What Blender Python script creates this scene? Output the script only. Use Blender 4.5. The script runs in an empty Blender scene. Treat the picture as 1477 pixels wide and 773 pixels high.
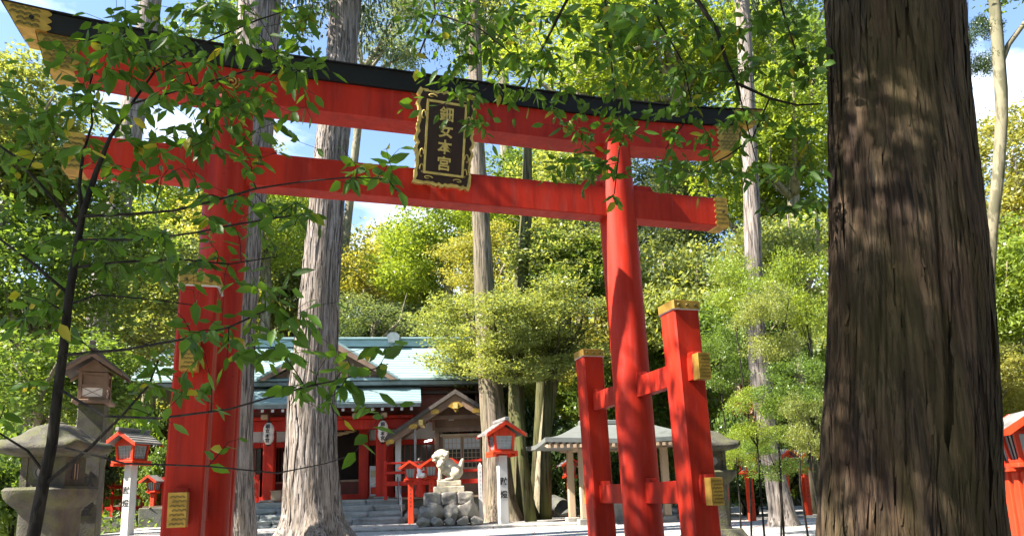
import bpy, bmesh, math, random
import numpy as np
from mathutils import Vector as V, Matrix as M, noise as mnoise
SC = bpy.context.scene
COL = SC.collection
R = math.radians
# ------------------------------------------------------------------ camera
EYE = .9
FOC, CX, CY, PITCH, ROLL = 1006.06, 738.5, 531.05, .17840, .03283     # in pixels of the 1477x773 photograph
cd = bpy.data.cameras.new('camera'); cam = bpy.data.objects.new('camera', cd); COL.objects.link(cam)
cd.sensor_width = 36; cd.lens = 36*FOC/1477; cd.shift_y = (CY-386.5)/1477
cd.clip_start = .05; cd.clip_end = 1500
cam.matrix_world = M.Translation((0, 0, EYE)) @ M.Rotation(math.pi/2+PITCH, 4, 'X') @ M.Rotation(-ROLL, 4, 'Z')
SC.camera = cam
# ------------------------------------------------------------------ sun and sky
SUN_AZ, SUN_EL = R(22.5), R(46)                       # the sun stands to the left and a little behind the camera
sd = V((-math.cos(SUN_AZ)*math.cos(SUN_EL), -math.sin(SUN_AZ)*math.cos(SUN_EL), math.sin(SUN_EL)))
ld = bpy.data.lights.new('sun', 'SUN'); ld.energy = 5.0; ld.angle = R(.53); ld.color = (1, .93, .82)
lo = bpy.data.objects.new('sun', ld); COL.objects.link(lo)
lo.rotation_euler = sd.to_track_quat('Z', 'Y').to_euler()
W = bpy.data.worlds.new('World'); SC.world = W; W.use_nodes = True
nt = W.node_tree; nt.nodes.clear()
def wn(t): return nt.nodes.new(t)
sky = wn('ShaderNodeTexSky'); sky.sky_type = 'NISHITA'; sky.sun_disc = False
sky.sun_elevation = SUN_EL; sky.sun_rotation = math.atan2(sd.x, sd.y); sky.air_density = 1.0; sky.dust_density = .3; sky.ozone_density = 1.6
tc = wn('ShaderNodeTexCoord'); mp = wn('ShaderNodeMapping'); mp.inputs['Scale'].default_value = (1, 1, 2.4)
nz = wn('ShaderNodeTexNoise'); nz.inputs['Scale'].default_value = 1.7; nz.inputs['Detail'].default_value = 7; nz.inputs['Roughness'].default_value = .58
rp = wn('ShaderNodeValToRGB'); rp.color_ramp.elements[0].position = .57; rp.color_ramp.elements[1].position = .80
mx = wn('ShaderNodeMix'); mx.data_type = 'RGBA'; mx.inputs[7].default_value = (9.5, 9.7, 10, 1)
bg = wn('ShaderNodeBackground'); bg.inputs['Strength'].default_value = .088; ow = wn('ShaderNodeOutputWorld')
L = nt.links.new
L(tc.outputs['Generated'], mp.inputs['Vector']); L(mp.outputs['Vector'], nz.inputs['Vector']); L(nz.outputs['Fac'], rp.inputs['Fac'])
L(rp.outputs['Color'], mx.inputs[0]); L(sky.outputs['Color'], mx.inputs[6]); L(mx.outputs[2], bg.inputs['Color']); L(bg.outputs[0], ow.inputs[0])
SC.view_settings.view_transform = 'Standard'; SC.view_settings.look = 'None'; SC.view_settings.gamma = 1
SC.view_settings.use_curve_mapping = False; SC.view_settings.exposure = 2.15
SC.render.engine = 'CYCLES'
SC.cycles.max_bounces = 8; SC.cycles.diffuse_bounces = 5; SC.cycles.glossy_bounces = 2; SC.cycles.transmission_bounces = 4
SC.cycles.caustics_reflective = False; SC.cycles.caustics_refractive = False
SC.cycles.use_denoising = True

# ------------------------------------------------------------------ helpers
def at(px, py, y):
    """a pixel of the photograph and a distance in front of the camera -> the point in the place"""
    c, s = math.cos(ROLL), math.sin(ROLL)
    u2, v2 = px-CX, py-CY
    u, v = u2*c-v2*s, u2*s+v2*c
    c, s = math.cos(PITCH), math.sin(PITCH)
    yc = -v/FOC
    d = V((u/FOC, c-yc*s, s+yc*c))
    return d*(y/d.y)+V((0, 0, EYE))
def mpp(p):                                          # metres per photo pixel at a point
    return (p.y*math.cos(PITCH)+(p.z-EYE)*math.sin(PITCH))/FOC
def to_px(p):
    c, s = math.cos(PITCH), math.sin(PITCH); z = p[2]-EYE
    zc = p[1]*c+z*s; yc = -p[1]*s+z*c
    if zc < .1: return None
    u, v = FOC*p[0]/zc, -FOC*yc/zc
    c, s = math.cos(ROLL), math.sin(ROLL)
    return CX+u*c+v*s, CY-u*s+v*c, zc
def lerp(a, b, t): return a+(b-a)*t
def smooth(t): t = min(1, max(0, t)); return t*t*(3-2*t)

class MB:
    def __init__(s): s.v = []; s.f = []
    def add(s, vs, fs, mat=None):
        n = len(s.v)
        s.v += [tuple(mat @ V(p)) for p in vs] if mat is not None else [tuple(p) for p in vs]
        s.f += [tuple(i+n for i in f) for f in fs]; return s
    def box(s, x0, x1, y0, y1, z0, z1, mat=None, ch=0):
        if ch > 0: return s.cbox(x0, x1, y0, y1, z0, z1, ch, mat)
        return s.add([(x0,y0,z0),(x1,y0,z0),(x1,y1,z0),(x0,y1,z0),(x0,y0,z1),(x1,y0,z1),(x1,y1,z1),(x0,y1,z1)],
                     [(3,2,1,0),(4,5,6,7),(0,1,5,4),(1,2,6,5),(2,3,7,6),(3,0,4,7)], mat)
    def cbox(s, x0, x1, y0, y1, z0, z1, c, mat=None):
        bm = bmesh.new(); bmesh.ops.create_cube(bm, size=1)
        for q in bm.verts: q.co = ((x0+x1)/2+q.co.x*(x1-x0), (y0+y1)/2+q.co.y*(y1-y0), (z0+z1)/2+q.co.z*(z1-z0))
        bmesh.ops.bevel(bm, geom=bm.edges[:], offset=c, segments=1, affect='EDGES')
        bm.verts.index_update()
        s.add([q.co[:] for q in bm.verts], [[q.index for q in f.verts] for f in bm.faces], mat); bm.free(); return s
    def loft(s, rings, cap=True, closed=True, mat=None):
        n = len(rings[0]); vs = [p for r in rings for p in r]; fs = []
        for i in range(len(rings)-1):
            for j in range(n if closed else n-1):
                k = (j+1) % n
                fs.append((i*n+j, i*n+k, (i+1)*n+k, (i+1)*n+j))
        if cap and closed:
            fs.append(tuple(range(n-1, -1, -1))); fs.append(tuple((len(rings)-1)*n+j for j in range(n)))
        return s.add(vs, fs, mat)
    def tube(s, pts, rad, n=8, cap=True, mat=None):
        pts = [V(p) for p in pts]; rings = []; prev = None
        for i, p in enumerate(pts):
            t = (pts[min(i+1, len(pts)-1)]-pts[max(i-1, 0)]).normalized()
            if prev is None: a = t.orthogonal().normalized()
            else: a = (prev-t*prev.dot(t)); a = a.normalized() if a.length > 1e-6 else t.orthogonal().normalized()
            prev = a; b = t.cross(a); r = rad[i] if hasattr(rad, '__len__') else rad
            rings.append([tuple(p+(a*math.cos(2*math.pi*k/n)+b*math.sin(2*math.pi*k/n))*r) for k in range(n)])
        return s.loft(rings, cap, mat=mat)
    def lathe(s, prof, n=16, mat=None):
        return s.loft([[(r*math.cos(2*math.pi*k/n), r*math.sin(2*math.pi*k/n), z) for k in range(n)] for r, z in prof], True, mat=mat)
    def prism(s, poly, y0, y1, mat=None):            # outline in x,z ; thickness along y
        n = len(poly)
        vs = [(x, y0, z) for x, z in poly]+[(x, y1, z) for x, z in poly]
        fs = [tuple(range(n)), tuple(range(2*n-1, n-1, -1))]+[(i+n, (i+1) % n+n, (i+1) % n, i) for i in range(n)]
        return s.add(vs, fs, mat)
    def prismx(s, poly, x0, x1, mat=None):           # outline in y,z ; thickness along x
        n = len(poly)
        vs = [(x0, y, z) for y, z in poly]+[(x1, y, z) for y, z in poly]
        fs = [tuple(range(n-1, -1, -1)), tuple(range(n, 2*n))]+[(i, (i+1) % n, (i+1) % n+n, i+n) for i in range(n)]
        return s.add(vs, fs, mat)
    def build(s, name, m, parent=None, sm=False, fix=True):
        me = bpy.data.meshes.new(name); me.from_pydata(s.v, [], s.f); me.update()
        if fix:
            bm = bmesh.new(); bm.from_mesh(me); bmesh.ops.recalc_face_normals(bm, faces=bm.faces[:]); bm.to_mesh(me); bm.free()
        if sm:
            me.shade_smooth()
            if sm != 'all': me.set_sharp_from_angle(angle=R(40))
        return obj(name, me, m, parent)
def obj(name, me, m, parent=None):
    o = bpy.data.objects.new(name, me); COL.objects.link(o)
    if m is not None:
        if len(me.materials) == 0: me.materials.append(MAT[m])
        else:
            o.material_slots[0].link = 'OBJECT'; o.material_slots[0].material = MAT[m]
    o.parent = parent
    return o
def np_mesh(name, verts, k, sharp=True):
    """verts: (n*k,3) array, consecutive k-gons"""
    n = len(verts)//k
    me = bpy.data.meshes.new(name)
    me.vertices.add(len(verts)); me.vertices.foreach_set('co', np.ascontiguousarray(verts, dtype=np.float32).ravel())
    me.loops.add(n*k); me.loops.foreach_set('vertex_index', np.arange(n*k, dtype=np.int32))
    me.polygons.add(n); me.polygons.foreach_set('loop_start', np.arange(0, n*k, k, dtype=np.int32))
    try: me.polygons.foreach_set('loop_total', np.full(n, k, dtype=np.int32))
    except Exception: pass
    me.update(calc_edges=True); me.validate(); return me
def empty(name, loc=(0,0,0), rz=0, sc=1):
    o = bpy.data.objects.new(name, None); COL.objects.link(o); o.empty_display_size = .2
    o.location = loc; o.rotation_euler = (0, 0, rz); o.scale = (sc, sc, sc); return o
def tag(o, label=None, cat=None, group=None, kind=None):
    for k, v in (('label', label), ('category', cat), ('group', group), ('kind', kind)):
        if v: o[k] = v
    return o
def copy_tree(o, parent=None, kids=None):
    c = o.copy(); COL.objects.link(c); c.parent = parent
    if parent is not None: c.matrix_parent_inverse = o.matrix_parent_inverse.copy()
    for ch in KIDS(o): copy_tree(ch, c)
    return c
def KIDS(o): return [x for x in bpy.data.objects if x.parent is o]

# ------------------------------------------------------------------ materials
MAT = {}
class NB:
    def __init__(s, name):
        s.m = bpy.data.materials.new(name); s.m.use_nodes = True; s.t = s.m.node_tree; s.t.nodes.clear(); MAT[name] = s.m
        s.out = s.n('ShaderNodeOutputMaterial')
    def n(s, t, **kw):
        q = s.t.nodes.new(t)
        for k, v in kw.items(): setattr(q, k, v)
        return q
    def l(s, a, b): s.t.links.new(a, b)
    def noise(s, scale=(1,1,1), sc=5, det=5, rough=.55, coord='Object', dist=0):
        t = s.n('ShaderNodeTexCoord'); m = s.n('ShaderNodeMapping'); m.inputs['Scale'].default_value = scale
        q = s.n('ShaderNodeTexNoise'); q.inputs['Scale'].default_value = sc; q.inputs['Detail'].default_value = det; q.inputs['Roughness'].default_value = rough; q.inputs['Distortion'].default_value = dist
        s.l(t.outputs[coord], m.inputs['Vector']); s.l(m.outputs[0], q.inputs['Vector']); return q.outputs['Fac']
    def ramp(s, fac, stops):
        r = s.n('ShaderNodeValToRGB'); e = r.color_ramp.elements
        while len(e) < len(stops): e.new(.5)
        for i, (p, c) in enumerate(stops):
            e[i].position = p; e[i].color = (c[0], c[1], c[2], 1) if hasattr(c, '__len__') else (c, c, c, 1)
        s.l(fac, r.inputs['Fac']); return r.outputs['Color']
    def mix(s, fac, a, b, mode='MIX'):
        q = s.n('ShaderNodeMix', data_type='RGBA', blend_type=mode)
        for v, i in ((fac, 0), (a, 6), (b, 7)):
            if hasattr(v, 'is_linked'): s.l(v, q.inputs[i])
            else: q.inputs[i].default_value = v if i == 0 else (v[0], v[1], v[2], 1)
        return q.outputs[2]
    def bsdf(s, col, rough=.6, metal=0, spec=.5, bump=None, bs=.3, bd=.02):
        b = s.n('ShaderNodeBsdfPrincipled')
        for v, k in ((col, 'Base Color'), (rough, 'Roughness')):
            if hasattr(v, 'is_linked'): s.l(v, b.inputs[k])
            else: b.inputs[k].default_value = (v[0], v[1], v[2], 1) if k == 'Base Color' else v
        b.inputs['Metallic'].default_value = metal; b.inputs['Specular IOR Level'].default_value = spec
        if bump is not None:
            q = s.n('ShaderNodeBump'); q.inputs['Strength'].default_value = bs; q.inputs['Distance'].default_value = bd
            s.l(bump, q.inputs['Height']); s.l(q.outputs[0], b.inputs['Normal'])
        s.b = b; return b.outputs[0]
    def done(s, sh): s.l(sh, s.out.inputs['Surface']); return s.m
def simple(name, c, rough=.6, metal=0, var=.25, sc=6, bs=.15, scale=(1,1,1), spec=.5, bd=.01):
    b = NB(name); f = b.noise(scale, sc, 6)
    d = tuple(x*(1-var) for x in c); e = tuple(min(1, x*(1+var*.7)) for x in c)
    b.done(b.bsdf(b.ramp(f, [(.3, d), (.7, e)]), rough, metal, spec, b.noise(scale, sc*5, 4), bs, bd))
simple('gold', (.46, .27, .055), .40, .6, .35, 9, .06)
simple('gold_paint', (.62, .46, .14), .45, .3, .3, 20, .2)
simple('gold_dark', (.12, .10, .03), .5, .5, .3, 20, .2)
simple('black_lacquer', (.011, .011, .012), .55, 0, .3, 4, .05, (1,1,1), .22)
simple('plaque_board', (.028, .010, .008), .4, 0, .3, 9, .1, (1,1,.2))
simple('white_paint', (.50, .49, .47), .6, 0, .12, 4, .1, (1,1,.2))
simple('white_cloth', (.78, .77, .76), .8, 0, .06, 6, .1)
simple('ink', (.012, .012, .014), .6, 0, .2, 9, 0)
simple('paper', (.78, .70, .62), .7, 0, .08, 6, .05)
simple('brown_wood', (.20, .125, .085), .65, 0, .3, 3, .25, (1,1,.15))
simple('pale_wood', (.40, .29, .19), .65, 0, .25, 3, .25, (1,1,.15))
simple('weathered_wood', (.19, .115, .07), .7, 0, .3, 4, .25, (1,.2,1))
simple('shingle', (.17, .16, .155), .75, 0, .4, 9, .5, (1,.3,1))
simple('dark_shingle', (.075, .06, .05), .75, 0, .4, 9, .5, (1,.3,1))
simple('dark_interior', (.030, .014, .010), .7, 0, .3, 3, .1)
simple('maroon_wood', (.16, .035, .022), .6, 0, .3, 3, .2, (1,1,.2))
simple('copper_roof', (.23, .325, .34), .42, 0, .16, 2.2, .15, (1,3,3))
simple('copper_dark', (.17, .20, .21), .5, 0, .25, 4, .15)
simple('green_roof', (.14, .15, .14), .5, 0, .2, 5, .3, (1,3,3))
simple('steel', (.45, .46, .47), .35, .8, .1, 6, .05)
simple('grey_pipe', (.30, .31, .33), .5, 0, .1, 6, .05)
simple('curtain', (.55, .56, .58), .8, 0, .15, 8, .1, (6,1,.3))
simple('skin', (.55, .33, .24), .55, 0, .08, 6, .05)
simple('hair', (.015, .012, .01), .45, 0, .2, 9, .1)
simple('poster', (.62, .55, .50), .5, 0, .4, 14, 0)
simple('straw', (.45, .36, .19), .8, 0, .3, 20, .4)
def red_paint(name, hi, lo_, rough=.52, weather=.7):
    b = NB(name)
    f = b.noise((1,1,.35), 2.6, 7, .6); g = b.noise((1,1,.15), 14, 5, .6)
    c = b.ramp(f, [(.34, lo_), (.58, hi)])
    c = b.mix(b.ramp(g, [(.52, 0), (.74, weather*.6)]), c, tuple(min(1, x*.7+.06) for x in hi))
    c = b.mix(b.ramp(b.noise((1,1,.5), 23, 3), [(.68, 0), (.76, .55)]), c, tuple(x*.4 for x in lo_))
    st = b.noise((1,1,.035), 9, 6, .62, dist=.3)         # rain streaks and worn bands down the timber
    c = b.mix(b.ramp(st, [(.36, .38), (.50, 0)]), c, tuple(x*.52 for x in lo_))
    c = b.mix(b.ramp(b.noise((1,1,.06), 17, 5, .6), [(.56, 0), (.72, .30)]), c, (hi[0]*1.15, hi[1]*1.9, hi[2]*2))
    b.done(b.bsdf(c, b.ramp(g, [(.3, rough-.07), (.7, rough+.16)]), 0, .22, b.mix(.5, st, b.noise((1,1,.12), 30, 4)), .16, .01))
red_paint('vermilion', (.45, .022, .007), (.30, .012, .005))
red_paint('vermilion_orange', (.60, .052, .016), (.45, .030, .011), .42, .3)
red_paint('shrine_red', (.50, .028, .013), (.36, .016, .008), .45, .3)
def glass(name, c):
    b = NB(name); b.done(b.bsdf(b.ramp(b.noise((1,1,1), 3, 3), [(.35, tuple(x*.7 for x in c)), (.65, c)]), .22, 0, .5))
glass('pane', (.30, .33, .33)); glass('dark_pane', (.035, .03, .03))
def rock(name, c, moss=0., sc=3., lich=.3):
    b = NB(name)
    col = b.ramp(b.noise((1,1,1), sc, 8, .62), [(.28, tuple(x*.45 for x in c)), (.5, c), (.74, tuple(min(1, x*1.35) for x in c))])
    col = b.mix(b.ramp(b.noise((1,1,1), sc*3.1, 6), [(.55, 0), (.68, lich)]), col, (c[0]*1.2, c[1]*1.2, c[2]*1.1))
    if moss: col = b.mix(b.ramp(b.noise((1,1,1), sc*.8, 6, .6), [(.45, 0), (.66, moss)]), col, (.13, .14, .035))
    b.done(b.bsdf(col, .85, 0, .3, b.noise((1,1,1), sc*7, 7, .65), .6, .03))
rock('granite', (.26, .245, .22)); rock('mossy_stone', (.085, .078, .064), .55, 6); rock('lion_stone', (.46, .41, .31), .25, 7)
rock('boulder', (.27, .24, .21), .3, 2.4); rock('dark_rock', (.10, .10, .09), .35, 2.5); rock('step_stone', (.26, .28, .28), .1, 2.2)
b = NB('gravel')
vt = b.n('ShaderNodeTexVoronoi'); tcn = b.n('ShaderNodeTexCoord'); b.l(tcn.outputs['Object'], vt.inputs['Vector']); vt.inputs['Scale'].default_value = 34
c = b.mix(.45, b.ramp(b.noise((1,1,1), .8, 6), [(.3, (.22,.21,.20)), (.7, (.32,.305,.29))]), vt.outputs['Color'])
c = b.mix(.6, c, b.ramp(b.noise((1,1,1), 60, 3), [(.3, (.16,.155,.15)), (.7, (.38,.37,.36))]))
b.done(b.bsdf(c, .9, 0, .3, vt.outputs['Distance'], .5, .02))
rock('paving', (.33, .32, .30), 0, 1.4)
b = NB('soil')
b.done(b.bsdf(b.ramp(b.noise((1,1,1), .7, 8, .65), [(.3, (.035,.028,.018)), (.52, (.07,.055,.03)), (.7, (.045,.075,.02))]), .9, 0, .3, b.noise((1,1,1), 9, 7), .7, .05))
def bark(name, cols, kx=9., moss=None, mossf=.5, bs=.8, bd=.03, zs=.10):
    b = NB(name)
    w = b.noise((1,1,zs), kx, 10, .70, dist=.25); f = b.noise((1,1,zs*.5), kx*2.6, 8, .62, dist=.4)
    c = b.ramp(w, [(.30, cols[0]), (.46, cols[1]), (.62, cols[2])])
    c = b.mix(b.ramp(f, [(.43, .85), (.50, 0)]), c, tuple(x*.35 for x in cols[0]))
    c = b.mix(b.ramp(b.noise((1,1,.3), kx*.35, 5), [(.45, 0), (.7, .55)]), c, cols[3])
    if moss: c = b.mix(b.ramp(b.noise((1,1,.25), kx*.22, 6, .6), [(.42, 0), (.62, mossf)]), c, moss)
    hgt = b.mix(.5, w, f)
    b.done(b.bsdf(c, .88, 0, .25, hgt, bs, bd))
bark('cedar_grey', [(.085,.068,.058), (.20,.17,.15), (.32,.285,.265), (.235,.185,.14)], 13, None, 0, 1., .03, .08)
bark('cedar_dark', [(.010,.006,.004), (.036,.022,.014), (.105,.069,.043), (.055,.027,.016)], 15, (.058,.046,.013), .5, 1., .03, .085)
bark('cedar_mid', [(.06,.045,.035), (.16,.125,.095), (.27,.22,.175), (.20,.15,.10)], 8, (.08,.085,.03), .4)
bark('smooth_bark', [(.13,.105,.07), (.22,.18,.125), (.29,.25,.18), (.17,.15,.085)], 3, (.09,.10,.05), .5, .3, .01, .5)
bark('mossy_bark', [(.03,.028,.014), (.075,.068,.03), (.12,.10,.05), (.075,.085,.025)], 6, (.07,.085,.02), .7)
bark('twig', [(.006,.005,.004), (.015,.012,.009), (.026,.022,.017), (.015,.013,.010)], 12, None, 0, .5, .005, .5)
def leaf(name, c, var=.35, tr=.45, rough=.42, yel=(.34,.27,.03), yp=.0, hue=.0):
    b = NB(name)
    g = b.n('ShaderNodeNewGeometry'); oi = b.n('ShaderNodeObjectInfo')
    ad = b.n('ShaderNodeMath', operation='ADD'); b.l(g.outputs['Random Per Island'], ad.inputs[0]); b.l(oi.outputs['Random'], ad.inputs[1])
    fr = b.n('ShaderNodeMath', operation='FRACT'); b.l(ad.outputs[0], fr.inputs[0])
    d = tuple(x*(1-var) for x in c); e = (c[0]*(1+var*1.1), c[1]*(1+var*.8), c[2]*(1+var*.3))
    st = [(0, d), (.6, c), (.97-yp, e)]
    if yp: st += [(1-yp, yel)]
    col = b.ramp(fr.outputs[0], st)
    big = b.noise((1,1,1), .55, 3)
    col = b.mix(b.ramp(big, [(.38, 0), (.66, .45)]), col, (c[0]*1.25+.01, c[1]*1.1+.01, c[2]*.9))
    s1 = b.bsdf(col, rough, 0, .5 if name not in ('leaf_near', 'leaf_over') else .3)
    t = b.n('ShaderNodeBsdfTranslucent')
    tcx = b.mix(1.0, col, (1.25, 1.1, .45), 'MULTIPLY'); b.l(tcx, t.inputs['Color'])
    ms = b.n('ShaderNodeMixShader'); ms.inputs[0].default_value = tr; b.l(s1, ms.inputs[1]); b.l(t.outputs[0], ms.inputs[2])
    b.done(ms.outputs[0])
leaf('leaf_near', (.072, .165, .022), .5, .52, .45, (.36,.32,.03), .03)
leaf('leaf_over', (.070, .16, .022), .5, .5, .48, (.34,.30,.03), .025)
leaf('leaf_lime', (.235, .335, .055), .35, .58, .42)
leaf('leaf_yellow', (.31, .335, .095), .35, .58, .42)
leaf('leaf_pale', (.24, .305, .11), .4, .58, .40)
leaf('leaf_mid', (.125, .215, .05), .45, .58, .40)
leaf('leaf_blue', (.14, .20, .115), .4, .58, .42)
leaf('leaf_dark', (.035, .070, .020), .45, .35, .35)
leaf('leaf_conifer', (.050, .085, .030), .35, .3, .55)
leaf('leaf_red', (.24, .10, .05), .3, .45, .45)

# ------------------------------------------------------------------ ground
def gz(x, y):
    z = -.55+.60*smooth((y-2)/13)
    d = max(0, y-44)+max(0, abs(x)-34)*.8
    z += 40*(1-math.exp(-(d/70)**1.15)) if d > 0 else 0
    z += .25*smooth((abs(x)-9)/6)*smooth((y-6)/6)*(1-smooth((y-40)/10))*(.6+.4*math.sin(x*1.3+y*.7))
    return z
xs = sorted(set([-400,-250,-160,-110,-80,-60,-50,-42,-36]+[i*1.0 for i in range(-34, 35)]+[36,42,50,60,80,110,160,250,400]))
ys = sorted(set([-300,-150,-60,-25,-10,-4]+[i*1.0 for i in range(-2, 50)]+[52,56,60,66,72,80,90,105,125,150,200,280,400]))
m = MB(); m.v = [(x, y, gz(x, y)) for y in ys for x in xs]; nx = len(xs)
fg, fh = [], []
for j in range(len(ys)-1):
    for i in range(nx-1):
        (fh if ys[j] >= 40 or abs(xs[i]+.5) > 13 and ys[j] > -2 else fg).append((j*nx+i, j*nx+i+1, (j+1)*nx+i+1, (j+1)*nx+i))
m.f = fg; o = m.build('ground', 'gravel', sm='all', fix=False); tag(o, kind='structure')
bm = bmesh.new(); bm.from_mesh(o.data); bmesh.ops.delete(bm, geom=[v for v in bm.verts if not v.link_faces], context='VERTS'); bm.to_mesh(o.data); bm.free()
m2 = MB(); m2.v = m.v; m2.f = fh; o = m2.build('hill', 'soil', sm='all', fix=False); tag(o, kind='structure')
bm = bmesh.new(); bm.from_mesh(o.data); bmesh.ops.delete(bm, geom=[v for v in bm.verts if not v.link_faces], context='VERTS'); bm.to_mesh(o.data); bm.free()
# paved strip with a kerb before the steps and the guardian statue
pv = MB().cbox(-9, 9.5, 19.0, 22.6, -.3, .085, .02); path = pv.build('pavement', 'paving'); tag(path, kind='structure')
rnd = random.Random(3)
x = -9.0
k = 0
while x < 9.4:
    w = rnd.uniform(.8, 1.3); x1 = min(9.5, x+w)
    MB().cbox(x+.006, x1-.006, 18.72, 18.995, -.2, .10+rnd.uniform(-.006, .006), .015).build('kerb_stone', 'granite', path); x = x1

# ------------------------------------------------------------------ trees: generators
def trunk_mesh(pts, seed, nseg=48, nz=60, ridge=.03, freq=26, flare=None, lobes=0, zlen=.55):
    """pts: list of (Vector, radius) from base to top; vertical bark ridges are modelled"""
    P = [np.array(p[:]) for p, r in pts]; RR = [r for p, r in pts]
    d = [0]
    for i in range(1, len(P)): d.append(d[-1]+np.linalg.norm(P[i]-P[i-1]))
    t = np.linspace(0, d[-1], nz)
    C = np.stack([np.interp(t, d, [q[k] for q in P]) for k in range(3)], 1)
    for _ in range(2):                                # soften the corners of the axis
        C[1:-1] = (C[:-2]+2*C[1:-1]+C[2:])/4
    Rr = np.interp(t, d, RR)
    rs = np.random.RandomState(seed)
    th = np.linspace(0, 2*np.pi, nseg, endpoint=False)
    # ridges: value noise in (angle, height), strongly stretched along the trunk
    def vnoise(fa, fz):
        na = int(fa); nzc = max(2, int(d[-1]*fz)+2)
        g = rs.rand(nzc+1, na)
        a = th/(2*np.pi)*na; zc = t/d[-1]*(nzc-1)
        a0 = a.astype(int) % na; a1 = (a0+1) % na; fa_ = a-np.floor(a); fa_ = fa_*fa_*(3-2*fa_)
        z0 = zc.astype(int); fz_ = zc-z0; z1 = np.minimum(z0+1, nzc)
        top = g[z0][:, a0]*(1-fa_)+g[z0][:, a1]*fa_; bot = g[z1][:, a0]*(1-fa_)+g[z1][:, a1]*fa_
        return top*(1-fz_[:, None])+bot*fz_[:, None]
    def groove(fa, fz, w):                            # narrow furrows between long flat plates
        g_ = np.clip(np.abs(vnoise(fa, fz)-.5)/w, 0, 1); return g_*g_*(3-2*g_)
    n = .62*groove(freq, zlen, .13)+.38*groove(freq*1.9, zlen*2.2, .16)+.25*(vnoise(freq*1.3, zlen*3)-.5)-.1
    lump = vnoise(5, .5)-.5
    rad = Rr[:, None]*(1+ridge*(n-.5)*2+lump*.06)
    if lobes:
        fl = np.clip(1-t/flare[0], 0, 1)**2
        rad = rad*(1+fl[:, None]*flare[1]*(.55+.45*np.sin(th*lobes+rs.rand()*6+1.2*np.sin(th*2))[None, :]))
    X = C[:, None, 0]+rad*np.cos(th); Y = C[:, None, 1]+rad*np.sin(th); Z = C[:, None, 2]+np.zeros_like(rad)
    m = MB(); m.v = np.stack([X, Y, Z], 2).reshape(-1, 3).tolist()
    m.f = [(i*nseg+j, i*nseg+(j+1) % nseg, (i+1)*nseg+(j+1) % nseg, (i+1)*nseg+j) for i in range(nz-1) for j in range(nseg)]
    m.f.append(tuple((nz-1)*nseg+j for j in range(nseg)))
    return m
def unit(a): return a/np.maximum(1e-9, np.linalg.norm(a, axis=-1, keepdims=True))
def leaf_quads(pos, rs, ln, wd, up=.7, droop=None):
    n = len(pos)
    nrm = unit(rs.normal(size=(n, 3))*.75+np.array([0, 0, up])); a = unit(np.cross(nrm, rs.normal(size=(n, 3)))); b_ = np.cross(nrm, a)
    s = (.65+.7*rs.rand(n))[:, None]; A = a*ln*s*.5; B = b_*wd*s*.5
    if droop is not None: A = A+np.array([0, 0, -droop])*ln
    return np.stack([pos-A, pos+B-A*.1, pos+A, pos-B-A*.1], 1).reshape(-1, 3)
CROWN = {}
def crown(kind):
    if kind in CROWN: return CROWN[kind]
    rs = np.random.RandomState(sum(map(ord, kind))*7 % 9999)
    typ = kind.rstrip('0123456789')
    if typ == 'broad':                               # rounded crown built from lobes of leaf clumps
        lobes = [((0, 0, -.05), (.66, .66, .66))]+[((math.cos(a)*rr, math.sin(a)*rr, z), (.44, .44, .32)) for a, rr, z in
                 [(rs.rand()*6.28, .42+.30*rs.rand(), -.75+1.35*rs.rand()) for _ in range(13)]]
        ncl, per, ln, wd, sp, up = 760, 26, .056, .028, (.085, .085, .038), .7
    elif typ == 'pad':                               # layered, horizontal sprays
        lobes = [((math.cos(a)*rr, math.sin(a)*rr, z), (.26+.26*rs.rand(), .26+.26*rs.rand(), .13+.1*rs.rand())) for a, rr, z in
                 [(rs.rand()*6.28, .1+.62*rs.rand(), -.85+1.6*i/21+.12*rs.rand()) for i in range(22)]]
        ncl, per, ln, wd, sp, up = 780, 26, .054, .027, (.10, .10, .026), 1.0
    elif typ == 'sparse':
        lobes = [((math.cos(a)*rr, math.sin(a)*rr, z), (.34, .34, .22)) for a, rr, z in
                 [(rs.rand()*6.28, .25+.6*rs.rand(), -.6+1.2*rs.rand()) for _ in range(12)]]
        ncl, per, ln, wd, sp, up = 480, 20, .052, .026, (.085, .085, .04), .7
    elif typ == 'shrub':
        lobes = [((math.cos(a)*rr, math.sin(a)*rr, z), (.40, .40, .36)) for a, rr, z in
                 [(rs.rand()*6.28, .6*rs.rand(), -.5+.9*rs.rand()) for _ in range(10)]]
        ncl, per, ln, wd, sp, up = 420, 22, .085, .042, (.07, .07, .05), .6
    if typ == 'conifer':                             # drooping sprays on whorled boughs
        pos = []
        for i in range(300):
            h = rs.rand()**.8; z = -1+2*h; rad = (.62*(1-h)**.75+.05)*(.65+.5*rs.rand()); a = rs.rand()*6.28
            k = 120; tt = rs.rand(k)**.7
            p = np.stack([np.cos(a)*rad*tt, np.sin(a)*rad*tt, z-.22*rad*tt**2+np.zeros(k)], 1)
            p += rs.normal(size=(k, 3))*np.array([.03, .03, .03]); p[:, 2] -= np.abs(rs.normal(size=k))*.045
            pos.append(p)
        q = leaf_quads(np.concatenate(pos), rs, .030, .014, .6, .10)
    else:
        wts = np.array([r[0]*r[1] for c, r in lobes]); wts /= wts.sum()
        ids = rs.choice(len(lobes), ncl, p=wts)
        C = np.array([c for c, r in lobes])[ids]; RR = np.array([r for c, r in lobes])[ids]
        cen = C+unit(rs.normal(size=(ncl, 3)))*RR*(.45+.55*rs.rand(ncl)**.5)[:, None]
        pos = np.repeat(cen, per, 0)+rs.normal(size=(ncl*per, 3))*np.array(sp)
        q = leaf_quads(pos, rs, ln, wd, up)
    CROWN[kind] = np_mesh('crown_'+kind, q, 4); return CROWN[kind]
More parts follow.
